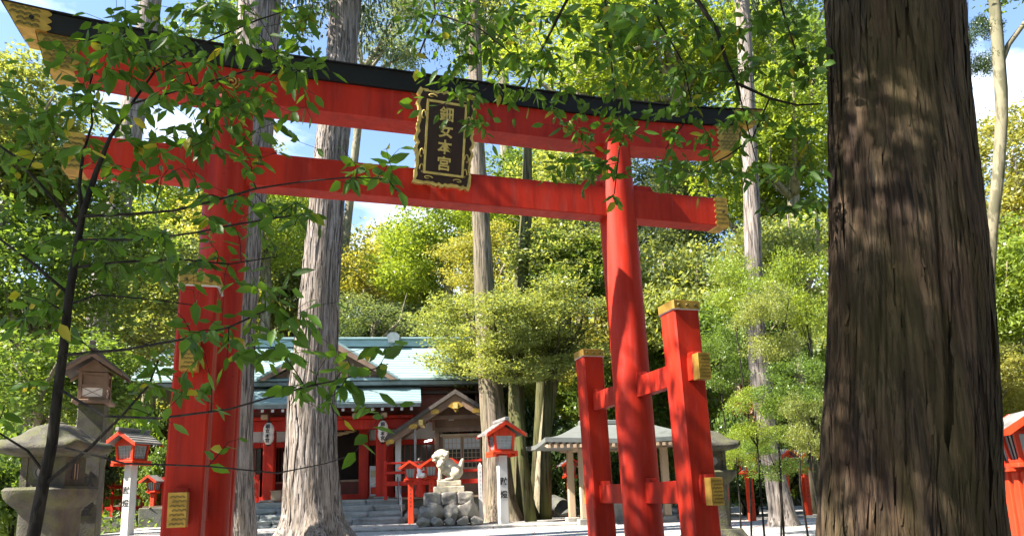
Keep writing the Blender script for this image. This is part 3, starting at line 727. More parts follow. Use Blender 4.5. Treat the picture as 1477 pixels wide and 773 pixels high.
# hall front: walls, white panels, doors with lattice
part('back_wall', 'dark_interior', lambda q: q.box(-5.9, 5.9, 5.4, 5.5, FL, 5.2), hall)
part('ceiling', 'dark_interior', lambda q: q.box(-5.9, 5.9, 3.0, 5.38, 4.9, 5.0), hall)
part('door_beam', 'shrine_red', lambda q: q.box(-5.4, 5.4, 3.26, 3.5, 3.802, 4.1), hall)
part('upper_wall', 'maroon_wood', lambda q: q.box(-5.4, 5.4, 3.36, 3.46, 4.102, 5.2), hall)
part('sill_beam', 'shrine_red', lambda q: q.box(-5.4, 5.4, 3.24, 3.30, FL+.002, FL+.2), hall)
for s in (-1, 1):
    part('side_pillar', 'shrine_red', lambda q: q.cbox(s*5.2-.17, s*5.2+.17, 3.18, 3.54, FL+.002, 3.8, .02), hall)
    part('side_wall', 'maroon_wood', lambda q: q.box(s*5.75-.05, s*5.75+.05, 3.3, 10.4, FL, 5.2), hall)
    a, b_ = sorted((s*1.47, s*2.62))
    part('white_panel', 'white_paint', lambda q: q.box(a, b_, 3.36, 3.42, 3.12, 3.80), hall)
    part('lintel', 'shrine_red', lambda q: q.box(a, b_, 3.28, 3.5, 2.92, 3.118), hall)
    part('door_frame', 'shrine_red', lambda q: (q.box(s*2.3-.12, s*2.3+.12, 3.26, 3.48, FL+.2, 2.918)), hall)
    a, b_ = sorted((s*2.63, s*5.02))
    part('white_panel', 'white_paint', lambda q: q.box(a, b_, 3.36, 3.42, 3.12, 3.80), hall)
    part('lintel', 'shrine_red', lambda q: q.box(a, b_, 3.28, 3.5, 2.92, 3.118), hall)
    # latticed shutters in the side bays
    for k in range(11):
        part('shutter_bar', 'maroon_wood', lambda q: q.box(min(s*2.62, s*5.0)+k*.215, min(s*2.62, s*5.0)+k*.215+.05, 3.38, 3.43, 1.7, 2.918), hall)
    part('shutter_backing', 'dark_pane', lambda q: q.box(a, b_, 3.45, 3.47, 1.7, 2.918), hall)
    part('dado', 'maroon_wood', lambda q: q.box(a, b_, 3.36, 3.46, FL+.2, 1.698), hall)
    part('inner_screen', 'maroon_wood', lambda q: [q.box(s*(1.5+.13*k)-.02, s*(1.5+.13*k)+.02, 4.4, 4.44, FL, 3.1) for k in range(8)], hall)
part('offering_rail', 'pale_wood', lambda q: q.box(-2.2, 2.2, 4.25, 4.35, FL+.70, FL+.78), hall)
part('offering_bench', 'maroon_wood', lambda q: q.box(-2.2, 2.2, 4.27, 4.33, FL+.002, FL+.698), hall)
part('porch_railing', 'shrine_red', lambda q: [q.box(-5.6, -2.4, 1.86, 1.92, FL+z, FL+z+.08) for z in (.25, .55, .85)]+[q.box(-5.6+k*.8-.05, -5.6+k*.8+.05, 1.85, 1.93, FL, FL+1.0) for k in range(5)], hall)
# straw rope over the middle door
q = MB(); n = 28
for s in (0, math.pi):
    q.tube([(-1.0+2.0*k/n, 3.1+.03*math.cos(k*.9+s), 3.52-.16*math.sin(math.pi*k/n)+.035*math.sin(k*.9+s)) for k in range(n+1)], [.03+.035*math.sin(math.pi*k/n) for k in range(n+1)], 6)
rope = q.build('straw_rope', 'straw', None, 'all'); rope.location = h0; rope.rotation_euler = (0, 0, HB)
tag(rope, 'twisted straw rope hung across the red hall door', 'rope')
def to_h(x, y, z): c, s = math.cos(HB), math.sin(HB); return V((h0.x+x*c-y*s, h0.y+x*s+y*c, h0.z+z))
# paper lanterns on the porch pillars
def paper_lantern(loc, label):
    r = empty('paper_lantern', loc, HB); tag(r, label, 'lantern', 'paper lanterns on the hall porch')
    prof = []
    for k in range(21):
        f = k/20; z = -.40+.80*f
        w = .19*(1-.72*abs(2*f-1)**3.2)+.012*(k % 2) - .022*math.exp(-((f-.5)/.09)**2)
        prof.append((w, z))
    MB().lathe(prof, 20).build('paper_shell', 'paper', r, True)
    MB().lathe([(.075, .395), (.085, .40), (.085, .43), (.03, .45), (.012, .58), (.012, .62)], 14).build('top_cap', 'ink', r)
    MB().lathe([(.03, -.45), (.08, -.43), (.08, -.40), (.07, -.395)], 14).build('bottom_cap', 'ink', r)
    for k, ch in enumerate('鈿女本宮'):
        glyph(ch, .165, 'ink', r, M.Translation((0, -.215, .255-k*.172)), .006, .004)
    return r
paper_lantern(to_h(2.10, 1.38, 3.28), 'pale paper lantern with four black characters at the porch right corner')
paper_lantern(to_h(-1.95, 1.38, 3.28), 'pale paper lantern half hidden by leaves at the porch left corner')
# notice board and offering box
pb = empty('poster_stand', to_h(1.72, 2.5, FL), HB); tag(pb, 'narrow stand of posters inside the red porch', 'poster')
part('board', 'white_paint', lambda q: q.box(-.16, .16, -.02, .02, .1, 1.22), pb); part('foot', 'brown_wood', lambda q: q.box(-.2, .2, -.12, .12, 0, .098), pb)
for k, (z, mm) in enumerate(((.30, 'vermilion_orange'), (.62, 'poster'), (.93, 'straw'))): part('sheet', mm, lambda q: q.box(-.13, .13, -.027, -.021, z-.13, z+.13), pb)
bx = empty('offering_box', to_h(-1.72, 1.9, FL), HB); tag(bx, 'small pale wooden box on the porch floor', 'box')
part('case', 'pale_wood', lambda q: q.cbox(-.17, .17, -.13, .13, .04, .36, .01), bx); part('lid', 'pale_wood', lambda q: q.cbox(-.2, .2, -.16, .16, .362, .40, .008), bx)
part('foot', 'brown_wood', lambda q: q.box(-.18, .18, -.14, .14, 0, .038), bx)
# stone steps, each stone its own
steps = empty('stone_steps', to_h(0, 0, 0), HB); tag(steps, 'grey rough stone steps leading up to the red shrine hall', 'steps')
rnd = random.Random(11)
for k in range(4):
    x = -3.0
    while x < 2.7:
        w = rnd.uniform(.9, 2.2); w = min(w, 2.9-x)
        st = stone('step_stone', (x+w/2, .22+k*.37, .105+k*.2), (w/2*1.02, .30, .13), rnd.random()*50, 'step_stone', steps, rnd.uniform(-.03, .03), .08, .97, 4)
        x += w
for (x, y, s) in ((3.05, .15, .26), (3.2, .6, .35), (3.1, 1.15, .4)): stone('edge_stone', (x, y, s*.5), (s*.9, s, s*.9), x*9, 'boulder', steps, x)
hr = empty('hand_rail', to_h(2.55, .0, 0), HB); tag(hr, 'thin steel handrail at the right of the stone steps', 'handrail')
part('rail', 'steel', lambda q: q.tube([(.25, -.15, .05), (.25, -.15, .86), (.22, -.1, .92), (.1, .9, 1.55), (.08, 1.3, 1.6), (.08, 1.3, 1.0)], .022, 8), hr, 'all')
for (x, y, a, b_) in ((.18, .35, .3, 1.2), (.1, .9, .55, 1.55)): part('baluster', 'steel', lambda q: q.tube([(x, y, a), (x, y, b_)], .018, 8), hr, 'all')
part('lower_rail', 'steel', lambda q: q.tube([(.25, -.15, .55), (.1, .9, 1.15)], .016, 8), hr, 'all')

# ------------------------------------------------------------------ gabled office beside the hall
k0 = at(660, 757, 25.6); k0.z = .05
KB_ = .04
off = empty('gabled_office', k0, KB_); tag(off, 'brown wooden gabled office with lattice window, right of the red hall', 'building')
part('foundation', 'dark_rock', lambda q: q.cbox(-2.6, 2.9, .3, 7.0, -.2, .82, .03), off)
part('floor', 'brown_wood', lambda q: q.box(-2.55, 2.85, .35, 6.9, .822, .88), off)
wy = 1.2
part('front_wall', 'brown_wood', lambda q: (q.box(-.78, -.55, wy, wy+.1, .88, 3.35), q.box(.95, 2.3, wy, wy+.1, .88, 3.35), q.box(-.55, .95, wy, wy+.1, .88, 1.85), q.prism([(-.95, 3.352), (2.3, 3.352), (2.3, 3.45), (.25, 4.4), (-.25, 4.4), (-.95, 3.95)], wy, wy+.1)), off)
part('wall_plate', 'brown_wood', lambda q: q.box(-.85, 2.3, wy-.05, wy-.002, 3.28, 3.46), off)
for x in (-.78, 1.02): part('corner_post', 'brown_wood', lambda q: q.box(x-.09, x+.09, wy-.06, wy-.002, .88, 3.279), off)
part('window_sill', 'pale_wood', lambda q: q.box(-.66, .90, wy-.10, wy-.003, 1.76, 1.86), off)
part('window_head', 'pale_wood', lambda q: q.box(-.66, .90, wy-.07, wy-.003, 3.10, 3.20), off)
for i, x0 in enumerate((-.55, .19)):
    sh = part('window_sash', 'pale_wood', lambda q: (q.box(x0, x0+.05, wy-.03+.04*i, wy+.01+.04*i, 1.862, 3.098), q.box(x0+.66, x0+.71, wy-.03+.04*i, wy+.01+.04*i, 1.862, 3.098), q.box(x0+.05, x0+.66, wy-.03+.04*i, wy+.01+.04*i, 1.862, 1.93), q.box(x0+.05, x0+.66, wy-.03+.04*i, wy+.01+.04*i, 3.03, 3.098)), off)
    for k in range(1, 4): part('glazing_bar', 'pale_wood', lambda q: q.box(x0+.05+k*.1525-.01, x0+.05+k*.1525+.01, wy-.022+.04*i, wy+.002+.04*i, 1.93, 3.03), sh)
    for k in range(1, 6): part('glazing_bar', 'pale_wood', lambda q: q.box(x0+.05, x0+.66, wy-.018+.04*i, wy+.004+.04*i, 1.93+k*.183-.008, 1.93+k*.183+.008), sh)
    part('pane', 'dark_pane', lambda q: q.box(x0+.05, x0+.66, wy+.012+.04*i, wy+.016+.04*i, 1.93, 3.03), sh)
    part('curtain', 'curtain', lambda q: q.box(x0+.055, x0+.655, wy+.006+.04*i, wy+.010+.04*i, 2.62, 3.028), sh)
ax, az, ez = 0.0, 4.70, 3.02
for s, ex in ((-1, -2.55), (1, 2.55)):
    part('roof_slope', 'shingle' if s > 0 else 'green_roof', lambda q: q.add([(ax, .1, az), (ex, .1, ez), (ex, 7, ez), (ax, 7, az), (ax, .1, az-.1), (ex, .1, ez-.1), (ex, 7, ez-.1), (ax, 7, az-.1)], [(0,1,2,3),(7,6,5,4),(0,4,5,1),(1,5,6,2),(2,6,7,3),(3,7,4,0)]), off)
    bb = part('bargeboard', 'weathered_wood', lambda q: q.prism([(ax, az-.11), (ex*1.0, ez-.11), (ex*1.0, ez-.31), (ax, az-.42)], .14, .22), off)
    part('eave_edge', 'dark_shingle', lambda q: q.prism([(ax, az+.06), (ex*1.03, ez+.03), (ex*1.03, ez-.10), (ax, az-.1)], .04, .138), off)
    for f in (.30, .62, .95):
        x = lerp(ax, ex, f); z = lerp(az-.26, ez-.21, f)
        part('gilt_fitting', 'gold', lambda q: q.prism([(x-.14, z-.09+.0), (x+.14, z-.07), (x+.16, z+.06), (x, z+.10), (x-.15, z+.05)], .126, .138), bb)
    for k in range(9):
        y = .5+k*.7
        part('rafter', 'brown_wood', lambda q: q.add([(ax, y, az-.102), (ex, y, ez-.102), (ex, y+.08, ez-.102), (ax, y+.08, az-.102), (ax, y, az-.18), (ex, y, ez-.18), (ex, y+.08, ez-.18), (ax, y+.08, az-.18)], [(0,1,2,3),(7,6,5,4),(0,4,5,1),(1,5,6,2),(2,6,7,3),(3,7,4,0)]), off)
for x, z in ((0, 4.14), (-1.28, 3.56)): part('purlin_end', 'gold_paint', lambda q: q.box(x-.08, x+.08, .0, 1.1, z-.1, z+.1), off)
part('gable_pendant', 'gold', lambda q: q.prism([(-.12, 4.30), (.12, 4.30), (.30, 4.14), (.1, 4.04), (0, 3.9), (-.1, 4.04), (-.30, 4.14)], .10, .125), off)
part('collar_beam', 'brown_wood', lambda q: q.box(-.95, 1.2, .6, .75, 3.72, 3.86), off)
part('vent_box', 'white_paint', lambda q: q.box(-.32, -.12, wy-.12, wy-.003, 3.72, 3.84), off)
part('side_wall', 'maroon_wood', lambda q: (q.box(-.84, -.782, wy+.0, 2.1, .88, 3.9), q.box(-.84, -.782, 3.4, 6.8, .88, 3.9), q.box(-.84, -.782, 2.1, 3.4, .88, 1.7), q.box(-.84, -.782, 2.1, 3.4, 2.9, 3.9)), off)
part('counter', 'brown_wood', lambda q: q.box(-1.25, -.842, 1.5, 4.4, 1.62, 1.70), off)
part('back_wall', 'dark_interior', lambda q: q.box(-2.5, 2.8, 6.7, 6.8, .88, 3.9), off)
part('inner_wall', 'dark_interior', lambda q: q.box(-.3, -.24, 1.4, 6.6, .9, 3.3), off)
part('porch_wall', 'maroon_wood', lambda q: q.box(-2.5, -2.44, 3.0, 6.6, .88, 3.0), off)
part('porch_post', 'white_paint', lambda q: q.box(-2.28, -2.08, .5, .7, .88, 3.2), off)
part('notice', 'paper', lambda q: (q.box(-.862, -.842, 1.38, 1.62, 2.42, 2.90),), off)
part('notice', 'paper', lambda q: (q.box(-.862, -.842, 1.70, 1.94, 2.42, 2.90),), off)
part('drain_pipe', 'grey_pipe', lambda q: q.tube([(-1.52, .3, .9), (-1.52, .3, 3.45), (-1.6, .3, 3.6)], .045, 8), off, 'all')
def emis(name, c, s):
    b = NB(name); e = b.n('ShaderNodeEmission'); e.inputs[0].default_value = (c[0], c[1], c[2], 1); e.inputs[1].default_value = s; b.done(e.outputs[0])
emis('tube_light', (1, .97, .9), 3.0)
fl = part('tube_lamp', 'tube_light', lambda q: q.tube([(-.98, .95, 2.98), (-1.28, 1.7, 2.98)], .03, 8), None, 'all')
fl.location = k0; fl.rotation_euler = (0, 0, KB_); tag(fl, 'lit white tube lamp under the left eave of the office', 'lamp')
# red railing in front of the office
rl = empty('red_railing', at(626, 757, 25.1)); rl.location.z = .05; tag(rl, 'red wooden railing of three bars before the office', 'railing')
for z, hgt in ((1.36, .16), (1.74, .10), (2.08, .07)):
    part('rail', 'shrine_red', lambda q: q.cbox(-1.72, 1.75, -.045, .045, z-hgt/2, z+hgt/2, .01), rl)
for k in range(5): part('post', 'shrine_red', lambda q: q.cbox(-1.72+k*.85-.055, -1.72+k*.85+.055, .05, .14, .8, 2.16, .01), rl)
part('deck_edge', 'brown_wood', lambda q: q.box(-1.2, 1.9, -.06, .9, .80, .87), rl)
part('deck_stone', 'dark_rock', lambda q: q.cbox(-1.2, 1.9, .1, .9, -.2, .798, .03), rl)

# ------------------------------------------------------------------ lanterns
def strip_frame(q, a, b_, w):                        # slanted square bar between two points
    q.tube([a, b_], w*.7071, 4)
def red_lantern(loc, label, rz=0., sc=1., group='small red post lanterns'):
    """small red lantern house on a red post"""
    r = empty('red_lantern', loc, rz, sc); tag(r, label, 'lantern', group)
    part('post', 'vermilion_orange', lambda q: q.cbox(-.085, .085, -.085, .085, -.1, 1.36, .008), r)
    part('shelf', 'vermilion_orange', lambda q: (q.cbox(-.2, .2, -.2, .2, 1.40, 1.45, .006), q.box(-.24, .24, -.04, .04, 1.362, 1.398), q.box(-.04, .04, -.24, .24, 1.363, 1.397)), r)
    fr = MB()
    for a in (-1, 1):
        for b_ in (-1, 1): fr.add(*bar((a*.13, b_*.13, 1.452), (a*.175, b_*.175, 1.80), .022))
    for z, w in ((1.47, .132), (1.785, .172)):
        for a in (-1, 1): fr.box(-w, w, a*w-.018, a*w+.018, z-.018, z+.018); fr.box(a*w-.017, a*w+.017, -w+.019, w-.019, z-.017, z+.017)
    fr.build('frame', 'vermilion_orange', r)
    for k in range(4):
        pane = MB().add([(-.115,-.13,1.49),(.115,-.13,1.49),(.15,-.163,1.765),(-.15,-.163,1.765),(-.115,-.124,1.49),(.115,-.124,1.49),(.15,-.157,1.765),(-.15,-.157,1.765)], [(0,1,2,3),(7,6,5,4),(0,4,5,1),(1,5,6,2),(2,6,7,3),(3,7,4,0)], M.Rotation(k*math.pi/2, 4, 'Z')).build('pane', 'pane', r)
        part('glazing_bar', 'ink', lambda q: [q.add(*bar((x, -.136, 1.49), (x*1.3, -.169, 1.765), .006), M.Rotation(k*math.pi/2, 4, 'Z')) for x in (-.04, .04)], pane)
    rf = MB()
    for s in (-1, 1):
        rf.add([(0,-.36,2.03),(s*.36,-.36,1.80),(s*.36,.36,1.80),(0,.36,2.03),(0,-.36,1.99),(s*.36,-.36,1.765),(s*.36,.36,1.765),(0,.36,1.99)], [(0,1,2,3),(7,6,5,4),(0,4,5,1),(1,5,6,2),(2,6,7,3),(3,7,4,0)])
    roof = rf.build('roof', 'shingle', r)
    for s in (-1, 1):
        part('gable_board', 'vermilion_orange', lambda q: (q.prism([(0, 2.035), (.37, 1.80), (.37, 1.74), (.30, 1.75), (0, 1.955), (-.30, 1.75), (-.37, 1.74), (-.37, 1.80)], s*.365-.012, s*.365+.012)), roof)
        part('gable_panel', 'vermilion_orange', lambda q: q.prism([(-.2, 1.81), (.2, 1.81), (0, 1.95)], s*.2-.01, s*.2+.01), roof)
    for k in range(6): part('painted_mark', 'ink', lambda q: (q.box(-.03, .03, -.088, -.0855, 1.22-k*.13-.006, 1.22-k*.13+.006), q.box(-.006, .006, -.0885, -.0855, 1.22-k*.13-.035, 1.22-k*.13+.035)), r)
    return r
def bar(a, b_, w):                                   # square bar, always aligned with the axes
    a, b_ = V(a), V(b_); vs = []
    for p in (a, b_): vs += [(p.x-w, p.y-w, p.z), (p.x+w, p.y-w, p.z), (p.x+w, p.y+w, p.z), (p.x-w, p.y+w, p.z)]
    return vs, [(3,2,1,0),(4,5,6,7),(0,1,5,4),(1,2,6,5),(2,3,7,6),(3,0,4,7)]
def post_lantern(loc, label, rz=0.):
    """large red lantern house on a white post with black characters"""
    r = empty('post_lantern', loc, rz, .94); tag(r, label, 'lantern', 'white post lanterns flanking the approach')
    post = part('post', 'white_paint', lambda q: q.cbox(-.135, .135, -.135, .135, -.1, 2.08, .012), r)
    for k, ch in enumerate('献燈'): glyph(ch, .24, 'ink', post, M.Translation((0, -.139, 1.30-k*.40)), .003, .004)
    part('bracket', 'vermilion_orange', lambda q: (q.cbox(-.40, .40, -.40, .40, 2.12, 2.20, .01), q.box(-.40, -.30, -.401, .401, 2.04, 2.118), q.box(.30, .40, -.401, .401, 2.04, 2.118), q.box(-.299, .299, -.06, .06, 2.05, 2.117)), r)
    fr = MB()
    for a in (-1, 1):
        for b_ in (-1, 1): fr.add(*bar((a*.26, b_*.26, 2.202), (a*.31, b_*.31, 2.72), .038))
    for z, w in ((2.23, .262), (2.69, .308)):
        for a in (-1, 1): fr.box(-w, w, a*w-.03, a*w+.03, z-.028, z+.028); fr.box(a*w-.029, a*w+.029, -w+.031, w-.031, z-.027, z+.027)
    fr.build('frame', 'vermilion_orange', r)
    for k in range(4):
        T_ = M.Rotation(k*math.pi/2, 4, 'Z')
        pane = MB().add([(-.225,-.265,2.26),(.225,-.265,2.26),(.27,-.303,2.66),(-.27,-.303,2.66),(-.225,-.255,2.26),(.225,-.255,2.26),(.27,-.293,2.66),(-.27,-.293,2.66)], [(0,1,2,3),(7,6,5,4),(0,4,5,1),(1,5,6,2),(2,6,7,3),(3,7,4,0)], T_).build('pane', 'pane', r)
        for x in (-.11, 0, .11): MB().add(*bar((x, -.272, 2.26), (x*1.18, -.311, 2.66), .008), T_).build('glazing_bar', 'grey_pipe', pane)
        for z in (2.36, 2.46, 2.56): MB().box(-.24, .24, -.272-(z-2.26)*.096-.008, -.272-(z-2.26)*.096+.004, z-.008, z+.008, T_).build('glazing_bar', 'grey_pipe', pane)
    rf = MB()
    for s in (-1, 1):
        for k in range(5):
            a, b_ = k/5, (k+1)/5
            x0, x1 = s*.60*a, s*.60*b_; z0, z1 = lerp(3.10, 2.70, a)+.025, lerp(3.10, 2.70, b_)+.045
            rf.add([(x0,-.56,z0),(x1,-.56,z1),(x1,.56,z1),(x0,.56,z0),(x0,-.56,z0-.05),(x1,-.56,z1-.07),(x1,.56,z1-.07),(x0,.56,z0-.05)], [(0,1,2,3),(7,6,5,4),(0,4,5,1),(1,5,6,2),(2,6,7,3),(3,7,4,0)])
    roof = rf.build('roof', 'shingle', r)
    part('ridge', 'shingle', lambda q: q.cbox(-.07, .07, -.66, .66, 3.10, 3.20, .01), roof)
    for s in (-1, 1):
        part('gable_board', 'vermilion_orange', lambda q: q.prism([(0, 3.10), (.62, 2.71), (.62, 2.61), (.54, 2.65), (0, 2.98), (-.54, 2.65), (-.62, 2.61), (-.62, 2.71)], s*.565-.018, s*.565+.018), roof)
        part('gable_panel', 'vermilion_orange', lambda q: q.prism([(-.34, 2.722), (.34, 2.722), (0, 2.96)], s*.33-.012, s*.33+.012), roof)
    return r
def on_ground(px, D, py=None):
    p = at(px, py or 757, D); return V((p.x, D, gz(p.x, D)))
p = on_ground(726.5, 20.3); p.z = .06; post_lantern(p, 'red lantern on a white post beside the broad cedar, right of the statue', .32)
p = on_ground(184, 20.6); p.z = .16; post_lantern(p, 'red lantern on a white post half hidden at the far left', -.25)
for (px, D, z, rz, sc, lab) in (
    (593, 22.75, .08, .05, .98, 'small red lantern on red post nearest the steps handrail'),
    (623, 23.3, .08, .1, 1.02, 'small red lantern on red post directly left of the stone lion-dog'),
    (652, 23.75, .08, .1, 1.03, 'small red lantern roof showing just behind the stone lion-dog'),
    (825, 22.5, .05, .2, .95, 'small red lantern on red post beside the pavilion post, before dark rocks'),
    (219, 25.0, .05, -.2, .95, 'small red lantern before the red rail, left of the gate'),
    (1049, 17.6, .02, .3, .86, 'small red lantern close to the right side post of the gate'),
    (1086, 18.0, .02, .3, .86, 'small red lantern just left of the pale trunk base'),
    (1139, 18.6, .1, .3, .86, 'small red lantern just right of the pale trunk base'),
    (1168, 19.2, .1, .3, .86, 'small red lantern tight against the huge trunk left edge')):
    p = at(px, 757, D); red_lantern(V((p.x, D, z)), lab, rz, sc)
for k, lab in enumerate(('nearest red lantern of the row at the right edge', 'second red lantern of the row at the right edge', 'third red lantern of the right edge row, against the huge trunk', )):
    D = 7.8+k*.5; p = at((1492, 1477, 1463)[k], 700, D); red_lantern(V((p.x, D, -.36)), lab, -.25, .98, 'row of red lanterns at the right edge')

# ------------------------------------------------------------------ stone lanterns
def rsq(z, w, lift=0., p=5., n=40, tw=0.):           # rounded square ring, corners lifted
    out = []
    for k in range(n):
        a = 2*math.pi*k/n; c, s = math.cos(a), math.sin(a); q = (abs(c)**p+abs(s)**p)**(-1/p)
        x, y = c*q*w, s*q*w; e = (min(abs(c), abs(s))/max(abs(c), abs(s)))**3
        out.append((x, y, z+lift*e))
    return out
def stone_lantern(loc, label, rz, sc=1.):
    r = empty('stone_lantern', loc, rz, sc); tag(r, label, 'stone lantern', 'pair of stone lanterns by the gate')
    MB().loft([rsq(-.1, .50), rsq(.16, .50), rsq(.20, .46), rsq(.30, .40)]).build('base', 'mossy_stone', r, True)
    MB().loft([rsq(.302, .27), rsq(.36, .25), rsq(1.0, .245), rsq(1.05, .27)]).build('shaft', 'mossy_stone', r, True)
    MB().loft([rsq(1.052, .27), rsq(1.10, .32), rsq(1.17, .37), rsq(1.25, .385), rsq(1.28, .36)]).build('platform', 'mossy_stone', r, True)
    w = .225
    box_ = MB()
    box_.box(-w, -w+.07, -w, w, 1.282, 1.60); box_.box(w-.07, w, -w, w, 1.282, 1.60)
    box_.box(-w+.07, w-.07, -w+.01, -w+.06, 1.282, 1.60); box_.box(-w+.07, w-.07, w-.06, w-.01, 1.282, 1.60)
    fb = box_.build('light_chamber', 'mossy_stone', r)
    n = 24
    for k in range(2):
        T_ = M.Rotation(k*math.pi, 4, 'Z') @ M.Translation((0, -w+.008, 1.44)) @ M.Rotation(math.pi/2, 4, 'X')
        MB().loft([[(rr*math.cos(2*math.pi*j/n), rr*math.sin(2*math.pi*j/n), zz) for j in range(n)] for rr, zz in ((.075, .0), (.09, .0), (.094, .012), (.07, .014), (.066, .0))], False, mat=T_).build('round_window_rim', 'dark_rock', fb, True)
        MB().loft([[(rr*math.cos(2*math.pi*j/n), rr*math.sin(2*math.pi*j/n), zz) for j in range(n)] for rr, zz in ((.064, .0), (.064, .004))], True, mat=T_).build('round_window', 'boulder', fb)
        T_ = M.Rotation(k*math.pi+math.pi/2, 4, 'Z')
        MB().box(-.08, .08, -w-.004, -w+.02, 1.36, 1.53, T_).build('window_opening', 'ink', fb)
        for x in (-.03, .03): MB().box(x-.007, x+.007, -w-.012, -w-.0045, 1.36, 1.53, T_).build('window_bar', 'pale_wood', fb)
    MB().loft([rsq(1.602, .25), rsq(1.64, .43, .02), rsq(1.665, .475, .05), rsq(1.715, .47, .06), rsq(1.77, .37, .02), rsq(1.84, .29, .0, 4), rsq(1.90, .24, 0, 3.5), rsq(1.945, .18, 0, 3), rsq(1.97, .1, 0, 2.5)]).build('roof', 'mossy_stone', r, 'all')
    MB().lathe([(.09, 1.965), (.10, 1.975), (.08, 1.99), (.04, 2.0), (.0, 2.005)], 18).build('finial', 'mossy_stone', r, 'all')
    return r
stone_lantern(V((at(80, 650, 7.6).x, 7.6, -.12)), 'mossy stone lantern with round window at the left edge', .12, .98)
stone_lantern(V((at(1019, 650, 11.4).x, 11.4, -.02)), 'dark stone lantern behind the right side post of the gate', .3, .93)

# ------------------------------------------------------------------ wooden lantern on a stone post, behind the left stone lantern
wl = empty('wooden_lantern', V((at(134, 600, 8.7).x, 8.7, -.15)), .35, .68); tag(wl, 'weathered wooden lantern house on a pale post behind the left stone lantern', 'lantern')
post = part('post', 'mossy_stone', lambda q: q.cbox(-.21, .21, -.21, .21, -.1, 3.42, .01), wl)
glyph('献', .30, 'ink', post, M.Translation((0, -.213, 2.05)), .003, .003); glyph('燈', .30, 'ink', post, M.Translation((0, -.213, 1.55)), .003, .003)
part('shelf', 'weathered_wood', lambda q: (q.cbox(-.30, .30, -.30, .30, 1.782, 1.85, .01)), wl)
hs = part('house_frame', 'weathered_wood', lambda q: ([q.add(*bar((a*.20, b_*.20, 1.852), (a*.20, b_*.20, 2.36), .03)) for a in (-1, 1) for b_ in (-1, 1)], [q.box(-.169, .169, a*.2-.02, a*.2+.02, z, z+.055) for a in (-1, 1) for z in (1.853, 2.08, 2.30)], [q.box(a*.2-.02, a*.2+.02, -.169, .169, z, z+.055) for a in (-1, 1) for z in (1.853, 2.08, 2.30)]), wl)
for k in range(4):
    T_ = M.Rotation(k*math.pi/2, 4, 'Z')
    MB().box(-.168, .168, -.196, -.19, 2.136, 2.298, T_).build('plank', 'weathered_wood', hs)
    MB().box(-.168, .168, -.196, -.19, 1.91, 2.078, T_).build('paper_pane', 'paper', hs)
    q = MB(); q.tube([(-.165, -.2, 1.91), (.165, -.2, 2.075)], .006, 4, mat=T_); q.tube([(.165, -.203, 1.91), (-.165, -.203, 2.075)], .006, 4, mat=T_); q.build('cross_bar', 'weathered_wood', hs)
for s in (-1, 1):
    rs_ = MB()
    for k in range(4):
        a, b_ = k/4, (k+1)/4; x0, x1 = s*.50*a, s*.50*b_; z0, z1 = lerp(2.72, 2.34, a)+.02, lerp(2.72, 2.34, b_)+.035
        rs_.add([(x0,-.46,z0),(x1,-.46,z1),(x1,.46,z1),(x0,.46,z0),(x0,-.46,z0-.035),(x1,-.46,z1-.05),(x1,.46,z1-.05),(x0,.46,z0-.035)], [(0,1,2,3),(7,6,5,4),(0,4,5,1),(1,5,6,2),(2,6,7,3),(3,7,4,0)])
    rs_.build('roof_slope', 'dark_shingle', wl)
    part('bargeboard', 'weathered_wood', lambda q: q.prism([(0, 2.70), (.50, 2.335), (.50, 2.27), (0, 2.61), (-.50, 2.27), (-.50, 2.335)], s*.44-.012, s*.44+.012), wl)
    part('gable_panel', 'weathered_wood', lambda q: q.prism([(-.28, 2.37), (.28, 2.37), (0, 2.60)], s*.22-.012, s*.22+.012), wl)
part('ridge_cap', 'dark_shingle', lambda q: (q.cbox(-.045, .045, -.5, .5, 2.735, 2.80, .008)), wl)
part('ridge_finial', 'dark_shingle', lambda q: q.cbox(-.045, .045, -.5, -.40, 2.802, 2.90, .008), wl)

for o_ in KIDS(wl):
    if o_ is not post: o_.location.z += 1.64

# ------------------------------------------------------------------ stone guardian statue on its pile of stones
def blob_mesh(name, shapes, vox=.03, smooth_it=4):
    """one continuous body from overlapping rounded masses"""
    bm = bmesh.new()
    for sh in shapes:
        if sh[0] == 'e':
            _, c, r_, rot = sh
            res = bmesh.ops.create_icosphere(bm, subdivisions=3, radius=1)
            T_ = M.Translation(c) @ M.Rotation(rot, 4, 'Y') @ M.Diagonal((r_[0], r_[1], r_[2], 1))
            bmesh.ops.transform(bm, matrix=T_, verts=res['verts'])
        else:
            q = MB(); q.tube(sh[1], sh[2], 12)
            vs = [bm.verts.new(v) for v in q.v]
            for f in q.f: bm.faces.new([vs[i] for i in f])
    bmesh.ops.recalc_face_normals(bm, faces=bm.faces[:])
    me = bpy.data.meshes.new(name); bm.to_mesh(me); bm.free()
    t = bpy.data.objects.new(name, me); COL.objects.link(t)
    md = t.modifiers.new('r', 'REMESH'); md.mode = 'VOXEL'; md.voxel_size = vox
    if smooth_it: s_ = t.modifiers.new('s', 'SMOOTH'); s_.iterations = smooth_it; s_.factor = .4
    out = bpy.data.meshes.new_from_object(t.evaluated_get(bpy.context.evaluated_depsgraph_get()))
    bpy.data.objects.remove(t); out.name = name; out.shade_smooth(); return out
kp = V((at(648, 757, 20.6).x, 20.6, .08))
ped = empty('statue_pedestal', kp, .12); tag(ped, 'pedestal of rough boulders and stone slabs under the lion-dog', 'pedestal')
rnd = random.Random(5)
